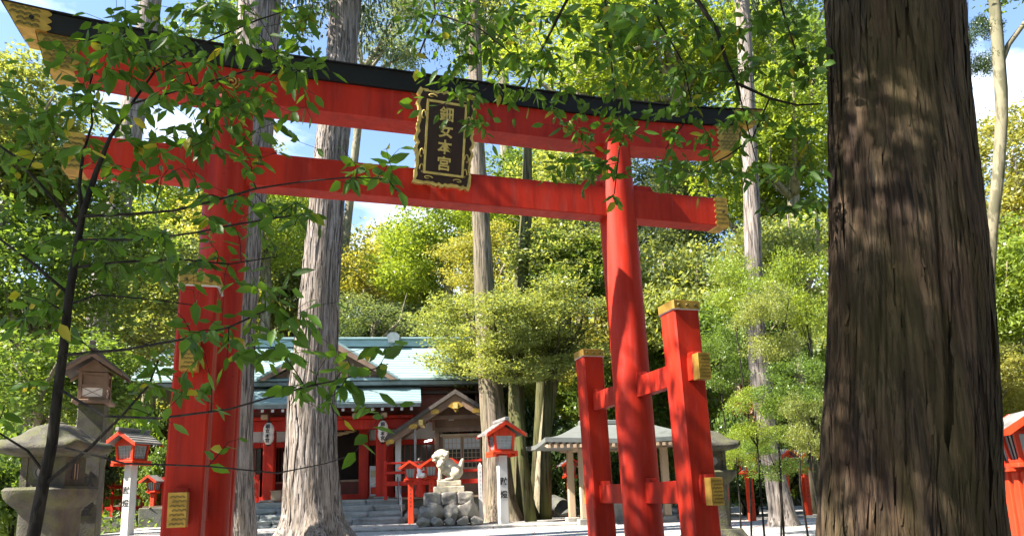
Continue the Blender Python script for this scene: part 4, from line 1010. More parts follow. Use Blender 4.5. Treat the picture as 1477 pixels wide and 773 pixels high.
for i, (x, y, z, sx, sy, sz) in enumerate(((-.42, -.38, .38, .38, .30, .34), (.08, -.42, .36, .33, .28, .34), (.54, -.38, .36, .36, .30, .33), (-.70, -.1, .32, .26, .3, .28), (.72, .0, .3, .24, .3, .28), (-.3, .3, .35, .4, .35, .3), (.35, .3, .35, .4, .35, .3),
        (-.72, -.62, .12, .20, .18, .15), (-.36, -.68, .11, .2, .16, .16), (.0, -.70, .10, .18, .16, .12), (.36, -.68, .12, .2, .17, .15), (.74, -.60, .11, .24, .2, .15))):
    stone('boulder', (x, y, z), (sx, sy, sz), i*2.3+1, 'boulder', ped, rnd.uniform(-.4, .4), .22)
for i, (x, w) in enumerate(((-.47, .24), (.0, .22), (.46, .23))): stone('slab', (x, 0, .76), (w*1.06, .52, .185), i+.4, 'boulder', ped, 0, .05, 1.0)
part('plinth', 'lion_stone', lambda q: q.cbox(-.44, .44, -.33, .33, .925, 1.11, .02), ped); part('upper_plinth', 'lion_stone', lambda q: q.cbox(-.33, .36, -.25, .25, 1.112, 1.27, .02), ped)
lion_shapes = [('e', (.16, 0, .27), (.24, .20, .25), .5), ('e', (-.02, 0, .42), (.24, .19, .29), -.5), ('e', (-.15, 0, .54), (.19, .19, .22), 0),
    ('e', (-.18, -.02, .76), (.20, .20, .185), 0), ('e', (-.35, -.03, .72), (.10, .13, .09), .1), ('e', (-.35, -.03, .615), (.085, .11, .04), -.15), ('e', (-.31, -.03, .83), (.07, .14, .05), 0),
    ('e', (-.17, -.13, .84), (.05, .03, .06), .4), ('e', (-.17, .10, .84), (.05, .03, .06), .4),
    ('t', [(-.16, -.09, .50), (-.22, -.10, .26), (-.23, -.10, .05), (-.28, -.10, .03)], [.075, .06, .055, .05]), ('t', [(-.16, .09, .50), (-.22, .10, .26), (-.23, .10, .05), (-.28, .10, .03)], [.075, .06, .055, .05]),
    ('e', (.18, -.14, .20), (.16, .08, .18), .3), ('e', (.18, .14, .20), (.16, .08, .18), .3), ('e', (.03, -.15, .05), (.14, .06, .05), 0), ('e', (.03, .15, .05), (.14, .06, .05), 0),
    ('e', (.33, 0, .42), (.075, .09, .20), .25), ('e', (.38, 0, .58), (.05, .07, .09), .3), ('e', (.0, 0, .02), (.33, .2, .04), 0)]
rnd = random.Random(9)
for k in range(16):
    a = -2.2+4.4*k/15; lion_shapes.append(('e', (-.06+.05*rnd.random()-.03*abs(a)-.07*(k % 3), .20*math.sin(a), .72-.14*(k % 3)+.12*math.cos(a)), (.065, .055, .065), 0))
lm = blob_mesh('lion', lion_shapes, .02, 3)
lm.transform(M.Diagonal((1.08, 1.25, .98, 1)))
lion = empty('lion_dog_statue', kp+V((.0, 0, 1.262)), .12); tag(lion, 'seated stone lion-dog statue facing left on the boulder pedestal', 'statue')
obj('body', lm, 'lion_stone', lion)
for s in (-1, 1): part('eye', 'dark_rock', lambda q: q.add(*((lambda mm: (mm.v, mm.f))(MB().lathe([(.0, 0), (.018, .004), (.0, .016)], 8))), M.Translation((-.335, -.03+s*.055, .765)) @ M.Rotation(-math.pi/2, 4, 'Y')), lion)
part('mouth', 'dark_rock', lambda q: q.box(-.408, -.33, -.075, .015, .662, .672), lion)
# white marker post beside the statue
mk = empty('marker_post', V((at(694, 750, 20.6).x, 20.6, .07)), .1); tag(mk, 'thin white marker post with pointed top between statue and cedar', 'post')
part('shaft', 'white_paint', lambda q: q.loft([[(a*.055, b_*.055, z) for a, b_ in ((-1,-1),(1,-1),(1,1),(-1,1))] for z in (-.1, 1.68)]+[[(a*.004, b_*.004, 1.78) for a, b_ in ((-1,-1),(1,-1),(1,1),(-1,1))]]), mk)
for k in range(7): part('painted_mark', 'grey_pipe', lambda q: (q.box(-.022, .022, -.058, -.0555, 1.5-k*.12-.005, 1.5-k*.12+.005), q.box(-.005, .005, -.0585, -.0555, 1.5-k*.12-.03, 1.5-k*.12+.03)), mk)

# ------------------------------------------------------------------ water pavilion behind the right side of the gate
pv0 = V((at(893, 757, 19.6).x, 19.6, .05)); pav = empty('water_pavilion', pv0, .12, .9); tag(pav, 'open pavilion with pale hipped roof behind the right gate pillar', 'building')
for (x, y) in ((-1.25, -.9), (1.25, -.9), (-1.25, .9), (1.25, .9)):
    part('post', 'pale_wood', lambda q: q.cbox(x-.10, x+.10, y-.10, y+.10, .18, 2.2, .01), pav); part('post_base', 'granite', lambda q: q.cbox(x-.2, x+.2, y-.2, y+.2, -.05, .178, .02), pav)
part('ring_beam', 'pale_wood', lambda q: (q.box(-1.55, 1.55, -.98, -.82, 2.2, 2.36), q.box(-1.55, 1.55, .82, .98, 2.2, 2.36), q.box(-1.33, -1.17, -.819, .819, 2.201, 2.359), q.box(1.17, 1.33, -.819, .819, 2.201, 2.359)), pav)
def hip(q, w, d, z0, rw, z1, th, n=6):
    rings = []
    for k in range(n+1):
        f = k/n; c = f**1.25; ww, dd = lerp(w, rw, f), lerp(d, .03, f); z = lerp(z0, z1, c)
        rings.append([(-ww, -dd, z+.10*(1-f)**3), (0, -dd, z), (ww, -dd, z+.10*(1-f)**3), (ww, 0, z), (ww, dd, z+.10*(1-f)**3), (0, dd, z), (-ww, dd, z+.10*(1-f)**3), (-ww, 0, z)])
    q.loft([[(x, y, z-th) for x, y, z in rings[0]]]+rings)
part('roof', 'green_roof', lambda q: hip(q, 2.5, 2.0, 2.38, 1.1, 3.0, .12), pav)
part('ridge', 'green_roof', lambda q: q.cbox(-1.1, 1.1, -.12, .12, 2.98, 3.12, .02), pav)
for k in range(27):
    x = -2.4+k*.184; part('rafter', 'pale_wood', lambda q: q.add([(x-.04,-2.0,2.18),(x+.04,-2.0,2.18),(x+.04,-.7,2.40),(x-.04,-.7,2.40),(x-.04,-2.0,2.27),(x+.04,-2.0,2.27),(x+.04,-.7,2.49),(x-.04,-.7,2.49)], [(3,2,1,0),(4,5,6,7),(0,1,5,4),(1,2,6,5),(2,3,7,6),(3,0,4,7)]), pav)
part('basin', 'granite', lambda q: (q.cbox(-.9, .9, -.45, .45, -.05, .75, .04)), pav)
# boulders in the shade at the forest edge
for i, (px, D, s) in enumerate(((800, 26, .6), (818, 25.4, .45), (786, 25.8, .35), (20, 10.5, .5), (45, 10.0, .35), (8, 9.6, .35), (700, 27, .5))):
    p = at(px, 740, D); q = stone('forest_boulder', (p.x, D, gz(p.x, D)+s*.4), (s*1.2, s, s*.9), i*3.3+.5, 'dark_rock' if i < 3 else 'boulder', None, i)
    tag(q, ['mossy dark boulder left of the small lantern by the pavilion', 'dark boulder right behind the small lantern by the pavilion', 'small dark boulder left of the leaning trunk foot', 'grey boulder left of the stone lantern shaft', 'small grey boulder close to the stone lantern shaft', 'low grey boulder at the left edge', 'boulder behind the marker post'][i], 'boulder', 'boulders lying at the forest edge')
# dark rail and corridor left of the hall
cr = empty('red_corridor', V((at(205, 745, 27).x, 27, .05)), .05); tag(cr, 'low red fence of bars left of the gate pillar', 'fence')
for z in (.75, 1.15, 1.55): part('rail', 'shrine_red', lambda q: q.box(-1.6, 1.6, -.04, .04, z, z+.13), cr)
for k in range(9): part('post', 'shrine_red', lambda q: q.box(-1.5+k*.375-.05, -1.5+k*.375+.05, -.06, -.041, .5, 1.9), cr)
part('plinth', 'dark_rock', lambda q: q.cbox(-1.7, 1.7, -.1, .5, -.1, .498, .02), cr)

# ------------------------------------------------------------------ shrine attendant at the office counter
pr = empty('person', V((at(606.5, 700, 25.2).x, 25.2, .87)), -.3); tag(pr, 'person in white robe and red skirt standing at the office counter', 'person')
body = blob_mesh('body', [('e', (0, 0, 1.30), (.085, .09, .115), 0), ('t', [(0, 0, 1.05), (0, 0, 1.25)], [.05, .045]), ('t', [(0, 0, .72), (0, 0, .95), (0, 0, 1.1)], [.12, .13, .07]),
    ('t', [(0, 0, .72), (0, 0, .3), (0, 0, .02)], [.12, .13, .14]), ('t', [(.02, -.13, 1.06), (.08, -.16, .82), (.26, -.10, .80), (.33, -.08, .80)], [.05, .042, .032, .03]), ('t', [(.02, .13, 1.06), (.08, .16, .82), (.26, .10, .80), (.33, .08, .80)], [.05, .042, .032, .03]),
    ('e', (.085, 0, 1.29), (.02, .015, .02), 0)], .02, 3)
bd = obj('body', body, 'skin', pr)
obj('robe', blob_mesh('robe', [('t', [(0, 0, .66), (0, 0, .95), (0, 0, 1.12), (0, 0, 1.17)], [.15, .165, .13, .07]), ('e', (0, 0, 1.06), (.12, .2, .09), 0), ('t', [(.0, -.15, 1.08), (.07, -.18, .82), (.22, -.12, .80)], [.08, .09, .10]), ('t', [(.0, .15, 1.08), (.07, .18, .82), (.22, .12, .80)], [.08, .09, .10])], .022, 3), 'white_cloth', pr)
obj('skirt', blob_mesh('skirt', [('t', [(0, 0, .74), (0, 0, .4), (0, 0, .04)], [.155, .18, .21])], .025, 2), 'shrine_red', pr)
obj('hair', blob_mesh('hair', [('e', (-.02, 0, 1.335), (.098, .105, .105), 0), ('t', [(-.09, 0, 1.32), (-.13, 0, 1.15), (-.14, 0, .98)], [.05, .04, .02])], .02, 2), 'hair', pr)

# ------------------------------------------------------------------ trees behind the shrine and on both sides
def bg_tree(i, cx, cy, rx, ry, D, kind, lmat, label, name='broadleaf_tree', depth=None, group='forest trees behind the shrine', bmat='smooth_bark', foot=None):
    c = at(cx, cy, D); s = mpp(c); rx, rz = rx*s*1.2, ry*s*1.2
    fx = at(foot, cy, D).x if foot else c.x+random.Random(i).uniform(-.15, .15)*rx
    tree(name, label, 'tree', (fx, D+.1, gz(fx, D)), c, (rx, depth or (rx*.5+rz*.5), rz), kind, lmat, bmat, max(.05, .045*(rx+rz)) if name != 'young_tree' else .015, None, group, i)
BG = [
 (650,350,80,66,34,'broad1','leaf_lime','bright lime green tree between the grey cedar and the middle cedar, just under the beam'),
 (530,385,80,95,46,'broad2','leaf_yellow','yellowish tree filling the left of the opening under the beam'),
 (575,440,100,70,40,'pad1','leaf_yellow','yellow-green layered tree above the hall roof ridge'),
 (540,460,80,40,33,'sparse1','leaf_blue','sparse bluish green tree directly above the hall roof'),
 (520,500,60,40,35,'broad3','leaf_mid','low mid green tree touching the hall roof ridge'),
 (680,490,78,60,27.6,'pad2','leaf_pale','pale layered tree overhanging the hall roof right end','broadleaf_tree',None,'forest trees behind the shrine','smooth_bark',718),
 (728,488,70,60,21.2,'pad2','leaf_pale','pale rounded tree in front of the middle cedar trunk','broadleaf_tree',None,'forest trees behind the shrine','mossy_bark',757),
 (800,480,75,62,22.6,'pad2','leaf_pale','green layered tree left of the right gate pillar','broadleaf_tree',None,'forest trees behind the shrine','mossy_bark',776),
 (800,385,90,70,24.8,'broad2','leaf_pale','pale green tree under the beam left of the right pillar','broadleaf_tree',None,'forest trees behind the shrine','mossy_bark',760),
 (830,310,110,80,33,'pad2','leaf_pale','pale layered tree high under the beam beside the right pillar'),
 (740,300,80,80,37,'broad3','leaf_mid','darker green tree behind the middle cedar under the beam'),
 (970,420,100,110,25,'broad2','leaf_pale','pale tree between the right pillar and the right side post'),
 (980,310,90,80,31,'pad1','leaf_blue','bluish green tree under the right beam end'),
 (930,560,90,90,27,'broad1','leaf_mid','mid green tree low behind the right gate pillar'),
 (1130,390,85,90,20,'broad3','leaf_pale','pale yellowish tree left of the huge trunk at mid height'),
 (1120,300,110,110,28,'pad2','leaf_lime','lime green layered tree behind the pale trunk'),
 (1060,480,85,90,21,'broad2','leaf_mid','mid green tree right of the right side post top'),
 (1140,200,90,90,26,'broad1','leaf_lime','lime tree high beside the huge trunk left edge'),
 (1450,290,80,110,30,'pad1','leaf_yellow','yellow-green tree high at the right edge'),
 (1460,430,70,110,24,'broad3','leaf_lime','lime green tree low at the right edge above the lantern row'),
 (1420,540,60,70,19,'broad2','leaf_yellow','yellow-green bush tree between huge trunk and right edge lanterns'),
 (830,90,150,80,31,'sparse2','leaf_lime','loose lime crown high above the right half of the black beam'),
 (960,60,140,80,34,'broad2','leaf_lime','bright crown at the top right of centre above the beam'),
 (720,40,110,60,38,'sparse1','leaf_pale','loose pale crown at the top centre'),
 (1090,90,110,110,36,'broad3','leaf_mid','mid green crown at the top, left of the huge trunk'),
 (565,50,55,55,42,'sparse2','leaf_blue','sparse crown against the blue sky right of the grey cedar','broadleaf_tree',None,'forest trees behind the shrine','smooth_bark',468),
 (40,420,120,110,15.5,'broad1','leaf_mid','green tree at the left edge behind the dark sapling'),
 (200,420,110,90,22.5,'pad2','leaf_pale','pale layered tree left of the left gate pillar','broadleaf_tree',None,'forest trees behind the shrine','smooth_bark',138),
 (90,290,130,100,17,'broad2','leaf_mid','green tree at the left below the gate tie beam'),
 (230,320,90,80,34,'broad3','leaf_lime','lime tree seen under the left part of the tie beam'),
 (20,190,110,90,15,'pad1','leaf_pale','pale tree at the upper left beneath the gold beam end'),
 (60,560,110,80,13.5,'broad3','leaf_mid','low green tree behind the stone lantern'),
 (250,480,110,90,40,'broad1','leaf_yellow','yellow-green tree behind the wooden lantern and left pillar'),
 (390,300,80,110,42,'broad2','leaf_blue','bluish tree between the left pillar and the grey cedar'),
 (410,420,70,100,44,'broad3','leaf_pale','pale tree in the gap left of the grey cedar'),
 (330,90,90,80,47,'sparse2','leaf_mid','loose green crown behind the second cedar at the top'),
]
BG += [
 (385,330,60,80,34,'broad1','leaf_lime','lime tree in the gap between left pillar and grey cedar'),
 (300,380,60,80,33,'pad1','leaf_yellow','yellow-green tree right behind the left gate pillar'),
 (160,470,70,70,29,'pad2','leaf_lime','lime tree above the wooden lantern roof'),
 (600,400,60,60,36,'pad2','leaf_lime','lime layered tree left of the middle cedar under the beam'),
 (880,480,70,90,30,'pad1','leaf_yellow','yellow-green tree directly behind the right gate pillar'),
 (700,400,60,60,31,'pad1','leaf_yellow','yellow-green layered tree behind the middle cedar at mid height'),
 (1010,560,60,80,26,'pad2','leaf_lime','lime tree low between the right side post and the pale trunk'),
]
for i, r_ in enumerate(BG): bg_tree(i+1, *r_)
UL = ['behind the left stone lantern', 'behind the wooden lantern roof', 'left of the left front side post', 'behind the left gate pillar', 'behind the second cedar', 'behind the hall roof left half', 'right of the grey cedar above the ridge', 'above the hall ridge ornament', 'above the hall roof right end', 'behind the middle cedar trunk', 'behind the mossy trunk', 'behind the right gate pillar', 'between right pillar and right side post', 'behind the right front side post', 'just right of the side post cap', 'behind the pale trunk', 'touching the huge trunk left edge', 'beyond the right edge lanterns']
US = [(60,9),(140,13),(215,11),(290,8),(345,12),(400,9),(520,10),(590,8),(640,7),(700,11),(770,9),(850,12),(910,9),(980,11),(1040,9),(1110,12),(1170,9),(1440,11)]
for i, (px_, hh_) in enumerate(US):
    D = 36+(i*37 % 9)-4*(px_ > 650); c = at(px_, 560, D); g = gz(c.x, D); h_ = hh_*.62
    tree('understory_tree', f'dense {("pale", "lime", "yellow-green")[i % 3]} tree low in the wood {UL[i]}', 'tree', (c.x, D, g), (c.x, D, g+h_*.62), (3.0, 2.6, h_*.66), ('broad1', 'pad1', 'broad3')[i % 3], ('leaf_pale', 'leaf_lime', 'leaf_yellow')[i % 3], 'smooth_bark', .12, None, 'understory trees behind the shrine', 300+i)
# slim trunk that leans right of the lantern
tl_ = px_trunk([(778,745,20),(781,680,18),(787,620,18),(795,560,19),(806,500,18),(820,430,14),(830,350,9)], 24.2)
b0 = tl_[0][0].copy(); b0.z = gz(b0.x, 24.2)-.05; lt = empty('leaning_tree', b0); tag(lt, 'slim mossy tree leaning right, behind the white post lantern', 'tree')
MB().tube([V((0,0,0))]+[p-b0 for p, r in tl_], [tl_[0][1]*1.3]+[r for p, r in tl_], 12).build('trunk', 'smooth_bark', lt, 'all')
o = obj('crown', crown('broad3'), 'leaf_mid', lt); o.material_slots[0].link = 'OBJECT'; o.material_slots[0].material = MAT['leaf_mid']; o.location = at(825, 400, 24.2)-b0; o.scale = (2.2, 2, 1.7)
# shrubs
SH = [
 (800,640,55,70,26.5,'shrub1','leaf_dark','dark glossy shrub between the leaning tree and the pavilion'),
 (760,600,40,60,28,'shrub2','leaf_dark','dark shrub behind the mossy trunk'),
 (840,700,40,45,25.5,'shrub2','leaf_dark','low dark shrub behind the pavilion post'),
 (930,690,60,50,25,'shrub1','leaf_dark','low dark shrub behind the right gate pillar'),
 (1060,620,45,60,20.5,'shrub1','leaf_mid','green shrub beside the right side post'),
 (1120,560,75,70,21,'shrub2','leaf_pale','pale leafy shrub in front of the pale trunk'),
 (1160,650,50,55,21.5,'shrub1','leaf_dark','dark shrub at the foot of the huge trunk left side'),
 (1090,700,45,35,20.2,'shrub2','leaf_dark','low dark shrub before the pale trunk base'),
 (1150,480,60,60,22,'shrub1','leaf_lime','lime shrub top left of the huge trunk'),
 (1075,545,40,30,20.8,'shrub2','leaf_red','shrub with reddish young leaves right of the gate'),
 (225,640,30,25,25.5,'shrub1','leaf_mid','leafy shrub between the far lantern and the left pillar'),
 (30,640,70,60,11.5,'shrub2','leaf_mid','leafy shrub at the left edge behind the stone lantern'),
 (140,640,40,45,26,'shrub2','leaf_dark','dark shrub behind the wooden lantern post'),
 (215,585,40,40,28,'shrub1','leaf_mid','green shrub right of the wooden lantern house'),
 (1440,640,50,40,13,'shrub2','leaf_lime','lime shrub behind the right edge lanterns'),
]
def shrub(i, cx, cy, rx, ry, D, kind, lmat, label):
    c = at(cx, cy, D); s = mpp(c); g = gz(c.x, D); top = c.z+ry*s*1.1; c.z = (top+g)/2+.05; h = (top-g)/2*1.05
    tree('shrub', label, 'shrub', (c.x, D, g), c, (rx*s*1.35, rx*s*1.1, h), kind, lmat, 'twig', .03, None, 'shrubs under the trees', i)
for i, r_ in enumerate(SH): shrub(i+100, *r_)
# young trees with thin stems at the right
YT = [
 (1060,420,40,60,13.0,'sparse1','leaf_lime','thin young lime maple right beside the right side post'),
 (1110,470,45,60,12.0,'sparse2','leaf_pale','thin young tree with pale leaves in front of the pale trunk'),
 (1160,430,45,80,13.5,'sparse1','leaf_lime','thin young lime tree against the huge trunk left edge'),
 (1040,520,40,50,14.0,'sparse2','leaf_mid','thin young green tree behind the upper gold tie end'),
 (1150,560,45,55,11.0,'sparse1','leaf_mid','thin young green tree low left of the huge trunk'),
 (1090,600,40,45,11.5,'sparse2','leaf_lime','thin young lime tree above the red lanterns at right'),
 (1125,655,48,40,12.5,'sparse2','leaf_mid','thin young green tree half hiding the red lanterns at right'),
 (1165,620,30,60,10.5,'sparse1','leaf_pale','thin pale young tree tight beside the huge trunk foot'),
 (1062,650,26,34,13.0,'sparse1','leaf_lime','small lime young tree beside the stone lantern at right'),
]
for i, r_ in enumerate(YT): bg_tree(i+200, *r_, 'young_tree', None, 'young trees right of the gate', 'twig')
# wooded slope far behind: one mass
rs = np.random.RandomState(77)
P = []
for k in range(900):
    y = 45+rs.rand()**1.5*80; x = rs.uniform(-1.1, 1.1)*y*.95; r_ = rs.uniform(2.2, 4.2); g = gz(x, y)
    n = 150
    d = unit(rs.normal(size=(n, 3))*np.array([1, 1, 1])); d[:, 2] = np.abs(d[:, 2])*1.1-.25
    P.append(np.array([x, y, g+r_*.8])+d*r_*(.75+.3*rs.rand(n, 1)))
me = np_mesh('forest', leaf_quads(np.concatenate(P), rs, .75, .42, .7), 4)
fo = obj('hill_forest', me, 'leaf_pale'); tag(fo, 'distant yellow-green woods covering the hillside', 'forest', kind='stuff')
# low ground cover at the wood's edge
P = []
for k in range(9000):
    x = rs.uniform(-30, 30); y = rs.uniform(9, 44)
    if abs(x-.0) < 12.5 and y < 30 or abs(x) < 9 and y < 38: continue
    P.append((x, y, gz(x, y)+rs.rand()*.5))
P = np.repeat(np.array(P), 4, 0); P = P+rs.normal(size=P.shape)*np.array([.25, .25, .12])
gc = obj('undergrowth', np_mesh('undergrowth', leaf_quads(P, rs, .22, .10, .5), 4), 'leaf_mid'); tag(gc, 'low leafy undergrowth beneath the forest trees', 'undergrowth', kind='stuff')
# tree added at the left, mostly out of view, to shade the gate
tree('shade_tree', 'tall tree added for shade, its crown edge in the top left corner', 'tree', (-9.8, .6, -.5), (-7.2, 4.6, 9.0), (3.4, 3.4, 2.4), 'sparse1', 'leaf_mid', 'mossy_bark', .28, .4, None, 501)

added_tree = next(o for o in bpy.data.objects if o.name == 'shade_tree')
for k, (c, r_) in enumerate((((-5.9, 1.0, 6.9), 2.3), ((-8.6, 1.6, 8.4), 2.4))):  # unseen crowns added to put the sapling in dappled shade
    o = obj('crown', crown('sparse2'), 'leaf_mid', added_tree); o.material_slots[0].link = 'OBJECT'; o.material_slots[0].material = MAT['leaf_mid']
    o.location = V(c)-added_tree.location; o.scale = (r_, r_, r_*.6); o.rotation_euler = (0, 0, k+.5)

# ------------------------------------------------------------------ leafy foreground
def leaf_shape(ln, wd, fold, curl):
    a = [(0,0,0), (.32,.5,0), (.32,-.5,0), (.34,0,-fold), (.68,.40,0), (.68,-.40,0), (.70,0,-fold), (1.0,0,0)]
    v = []
    for x, y, z in a: v.append((x*ln, y*wd, z*wd-curl*ln*x*x))
    return np.array(v), [(0,3,1), (0,2,3), (1,3,6,4), (3,2,5,6), (4,6,7), (6,5,7)]
LEAVES = [leaf_shape(1, .44, .16, .12), leaf_shape(1, .40, .22, .28), leaf_shape(1, .48, .10, .02), leaf_shape(1, .42, .28, .40)]
LEAF_ME = []
for k, (v, f) in enumerate(LEAVES):
    me = bpy.data.meshes.new('leaf'); me.from_pydata([tuple(p) for p in v], [], f); me.shade_smooth(); LEAF_ME.append(me)
AIRY = [(242, 380, 330, 428), (612, 150, 672, 262), (98, 500, 190, 592), (225, 690, 300, 773)]
def leafy(root, base, skeleton, regions, seed, lmat, bmat, leaf_len, n_obj, stuff_label):
    """skeleton: list of [(point, radius)...] limbs; twigs grow from the nearest limb to targets in each region"""
    rs = random.Random(seed); nodes = []; m = MB()
    for limb in skeleton:
        pts = [p for p, r in limb]
        m.tube([p-base for p in pts], [r for p, r in limb], 8)
        for i in range(len(limb)-1):
            for t in (0, .25, .5, .75): nodes.append((limb[i][0].lerp(limb[i+1][0], t), lerp(limb[i][1], limb[i+1][1], t)))
        nodes.append(limb[-1])
    tw = MB(); leaves = []
    for (x0, y0, x1, y1, n, d0, d1) in regions:
        for _ in range(n):
            tgt = at(rs.uniform(x0, x1), rs.uniform(y0, y1), rs.uniform(d0, d1))
            best = min(nodes, key=lambda q: (q[0]-tgt).length+.25*max(0, q[0].z-tgt.z))
            a, r_ = best; d = tgt-a; L_ = d.length
            if L_ < .06: continue
            side = V((rs.uniform(-1,1), rs.uniform(-1,1), rs.uniform(.2,1)))*L_*.12
            P = [a.lerp(tgt, t)+side*math.sin(math.pi*t) for t in (0, .2, .4, .6, .8, 1)]
            end = tgt+V((d.x, d.y, d.z*.4-.08*L_)).normalized()*rs.uniform(.05, .1); P.append(end)
            rr = min(r_*.7, .0028+.0035*L_); tw.tube([p-base for p in P], [lerp(rr, .0012, i/6) for i in range(7)], 4, False)
            for i in (1, 2, 3, 4, 5): nodes.append((P[i], lerp(rr, .0012, i/6)))
            # leaves on the outer part, alternating, plus one at the tip
            total = min(L_, .42); k = max(5, int(total/.034)); 
            for j in range(k+1):
                t = 1-(j/k)*min(1, .42/L_)*.95
                f = t*5; i = min(5, int(f)); p = P[i].lerp(P[min(6, i+1)], f-i) if j else end
                ax = (P[min(6, i+1)]-P[max(0, i-1)]).normalized()
                up_ = V((0,0,1)); sd_ = ax.cross(up_)
                sd_ = sd_.normalized() if sd_.length > .05 else V((1,0,0))
                s_ = 1 if j % 2 else -1
                dr = (ax*rs.uniform(.3, .8)+sd_*s_*rs.uniform(.4, 1)+V((0,0,rs.uniform(-1.0,.1)))).normalized() if j else (ax+V((0,0,-.4))).normalized()
                nrm = (up_*.55+V((rs.gauss(0,.6), rs.gauss(0,.6), rs.gauss(0,.3))))
                nrm = (nrm-dr*nrm.dot(dr)).normalized(); yy = nrm.cross(dr)
                ln = leaf_len*rs.uniform(.6, 1.2)
                q_ = to_px(p)                            # airy spots in the foliage
                if q_ and any(a_[0] < q_[0] < a_[2] and a_[1] < q_[1] < a_[3] for a_ in AIRY) and rs.random() < .88: continue
                leaves.append((p, M(((dr.x, yy.x, nrm.x), (dr.y, yy.y, nrm.y), (dr.z, yy.z, nrm.z))), ln, rs.randrange(4)))
    m.build('branch', bmat, root, 'all', False); tag(tw.build('twig', bmat, root, 'all', False), kind='stuff')
    def shown(l):
        q = to_px(l[0]); 
        if q is None or not (-10 < q[0] < 1487 and -10 < q[1] < 783): return 0
        return l[2]/q[2]
    leaves.sort(key=shown, reverse=True)
    for p, m3, ln, k in leaves[:n_obj]:
        o = bpy.data.objects.new('leaf', LEAF_ME[k].copy() if False else LEAF_ME[k]); COL.objects.link(o)
        if not LEAF_ME[k].materials: LEAF_ME[k].materials.append(MAT[lmat])
        o.material_slots[0].link = 'OBJECT'; o.material_slots[0].material = MAT[lmat]
        o.parent = root; o.matrix_local = M.Translation(p-base) @ m3.to_4x4() @ M.Scale(ln, 4)
    vs, fs = [], []
    for p, m3, ln, k in leaves[n_obj:]:
        v, f = LEAVES[k]; n0 = len(vs); mm = np.array(m3)
        vs += ((v*ln) @ mm.T+np.array((p-base)[:])).tolist(); fs += [tuple(i+n0 for i in q) for q in f]
    me = bpy.data.meshes.new('foliage'); me.from_pydata(vs, [], fs); me.shade_smooth()
    o = obj('foliage', me, lmat, root); tag(o, kind='stuff')
    return len(leaves)
def limb(rows, d0, d1=None):
    n = len(rows)-1; out = []
    for i, (px, py, w) in enumerate(rows):
        p = at(px, py, lerp(d0, d1 if d1 else d0, i/n)); out.append((p, max(.0013, w*mpp(p)/2*.74)))
    return out
DS = 3.0
sk = [limb([(38,830,26),(48,773,24),(62,700,22),(75,640,20),(84,560,18),(92,500,17),(98,440,16),(104,400,15),(112,350,13),(119,310,12),(138,250,10),(158,200,7),(190,150,5),(222,105,4),(235,40,3)], DS),
      limb([(119,312,9),(114,270,7),(120,220,5),(133,180,4),(130,120,3),(150,60,2)], DS, 3.1),
      limb([(121,312,7),(190,309,6),(250,304,5),(300,292,5),(370,272,4),(430,263,3),(500,256,3),(560,258,2)], DS, 2.7),
      limb([(112,346,6),(200,346,5),(280,336,4),(350,322,4),(440,308,3)], DS, 2.85),
      limb([(106,386,6),(170,378,5),(260,374,4),(330,381,3),(400,370,2)], DS, 3.2),
      limb([(98,440,5),(140,425,4),(200,430,3),(280,440,2)], DS, 3.1),
      limb([(92,512,7),(180,504,6),(260,490,5),(330,472,4),(400,440,3)], DS, 2.8),
      limb([(62,700,9),(130,645,7),(175,600,5),(215,555,4),(228,520,3)], DS, 2.9),
      limb([(84,560,6),(150,600,5),(230,603,5),(330,590,4),(440,558,4),(500,545,3),(560,525,2)], DS, 2.6),
      limb([(74,640,4),(180,668,4),(300,672,3),(400,682,3),(470,668,2),(510,655,2)], DS, 2.6),
      limb([(112,330,7),(60,268,6),(20,225,5),(-30,190,4)], DS, 2.9),
      limb([(100,425,7),(50,382,6),(0,345,5),(-40,320,4)], DS, 3.1),
      limb([(70,690,6),(40,650,5),(0,625,4),(-40,600,3)], DS, 2.9),
      limb([(190,150,4),(260,130,4),(330,110,3),(400,90,3),(440,110,2)], DS, 2.8),
      limb([(222,105,3),(300,60,3),(370,30,3),(430,10,2)], DS, 3.2)]
b0 = sk[0][0][0].copy(); b0.z = gz(b0.x, b0.y)
sk[0] = [(b0+V((-.02,0,-.1)), .034)]+sk[0]
sap = empty('sapling', b0); tag(sap, 'dark-stemmed glossy leaved sapling in the left foreground before the gate', 'tree')
n1 = leafy(sap, b0, sk, [(110,0,460,90,70,2.6,3.3), (100,60,460,170,72,2.6,3.3), (60,150,450,260,50,2.7,3.4), (0,60,120,260,32,2.7,3.4), (0,250,230,420,35,2.8,3.5), (230,280,460,420,38,2.6,3.3), (260,400,440,520,30,2.6,3.2),
        (0,420,110,520,11,2.8,3.4), (200,470,340,640,18,2.6,3.2), (400,500,560,600,19,2.5,2.8), (480,225,600,275,11,2.6,2.8), (0,540,60,640,4,2.8,3.2), (420,440,470,520,5,2.6,2.8), (470,640,520,690,4,2.5,2.7)], 21, 'leaf_near', 'twig', .083, 300, None)
ov0 = V((3.5, -.9, -.55)); ovr = empty('overhanging_tree', ov0); tag(ovr, 'branches with small green leaves hanging over the right half of the gate', 'tree')
def lp(*pts): return [(V(p), r) for p, r in pts]
A = at(1000, -60, 4.2); B = at(830, -50, 4.4); C_ = at(620, -40, 4.6)
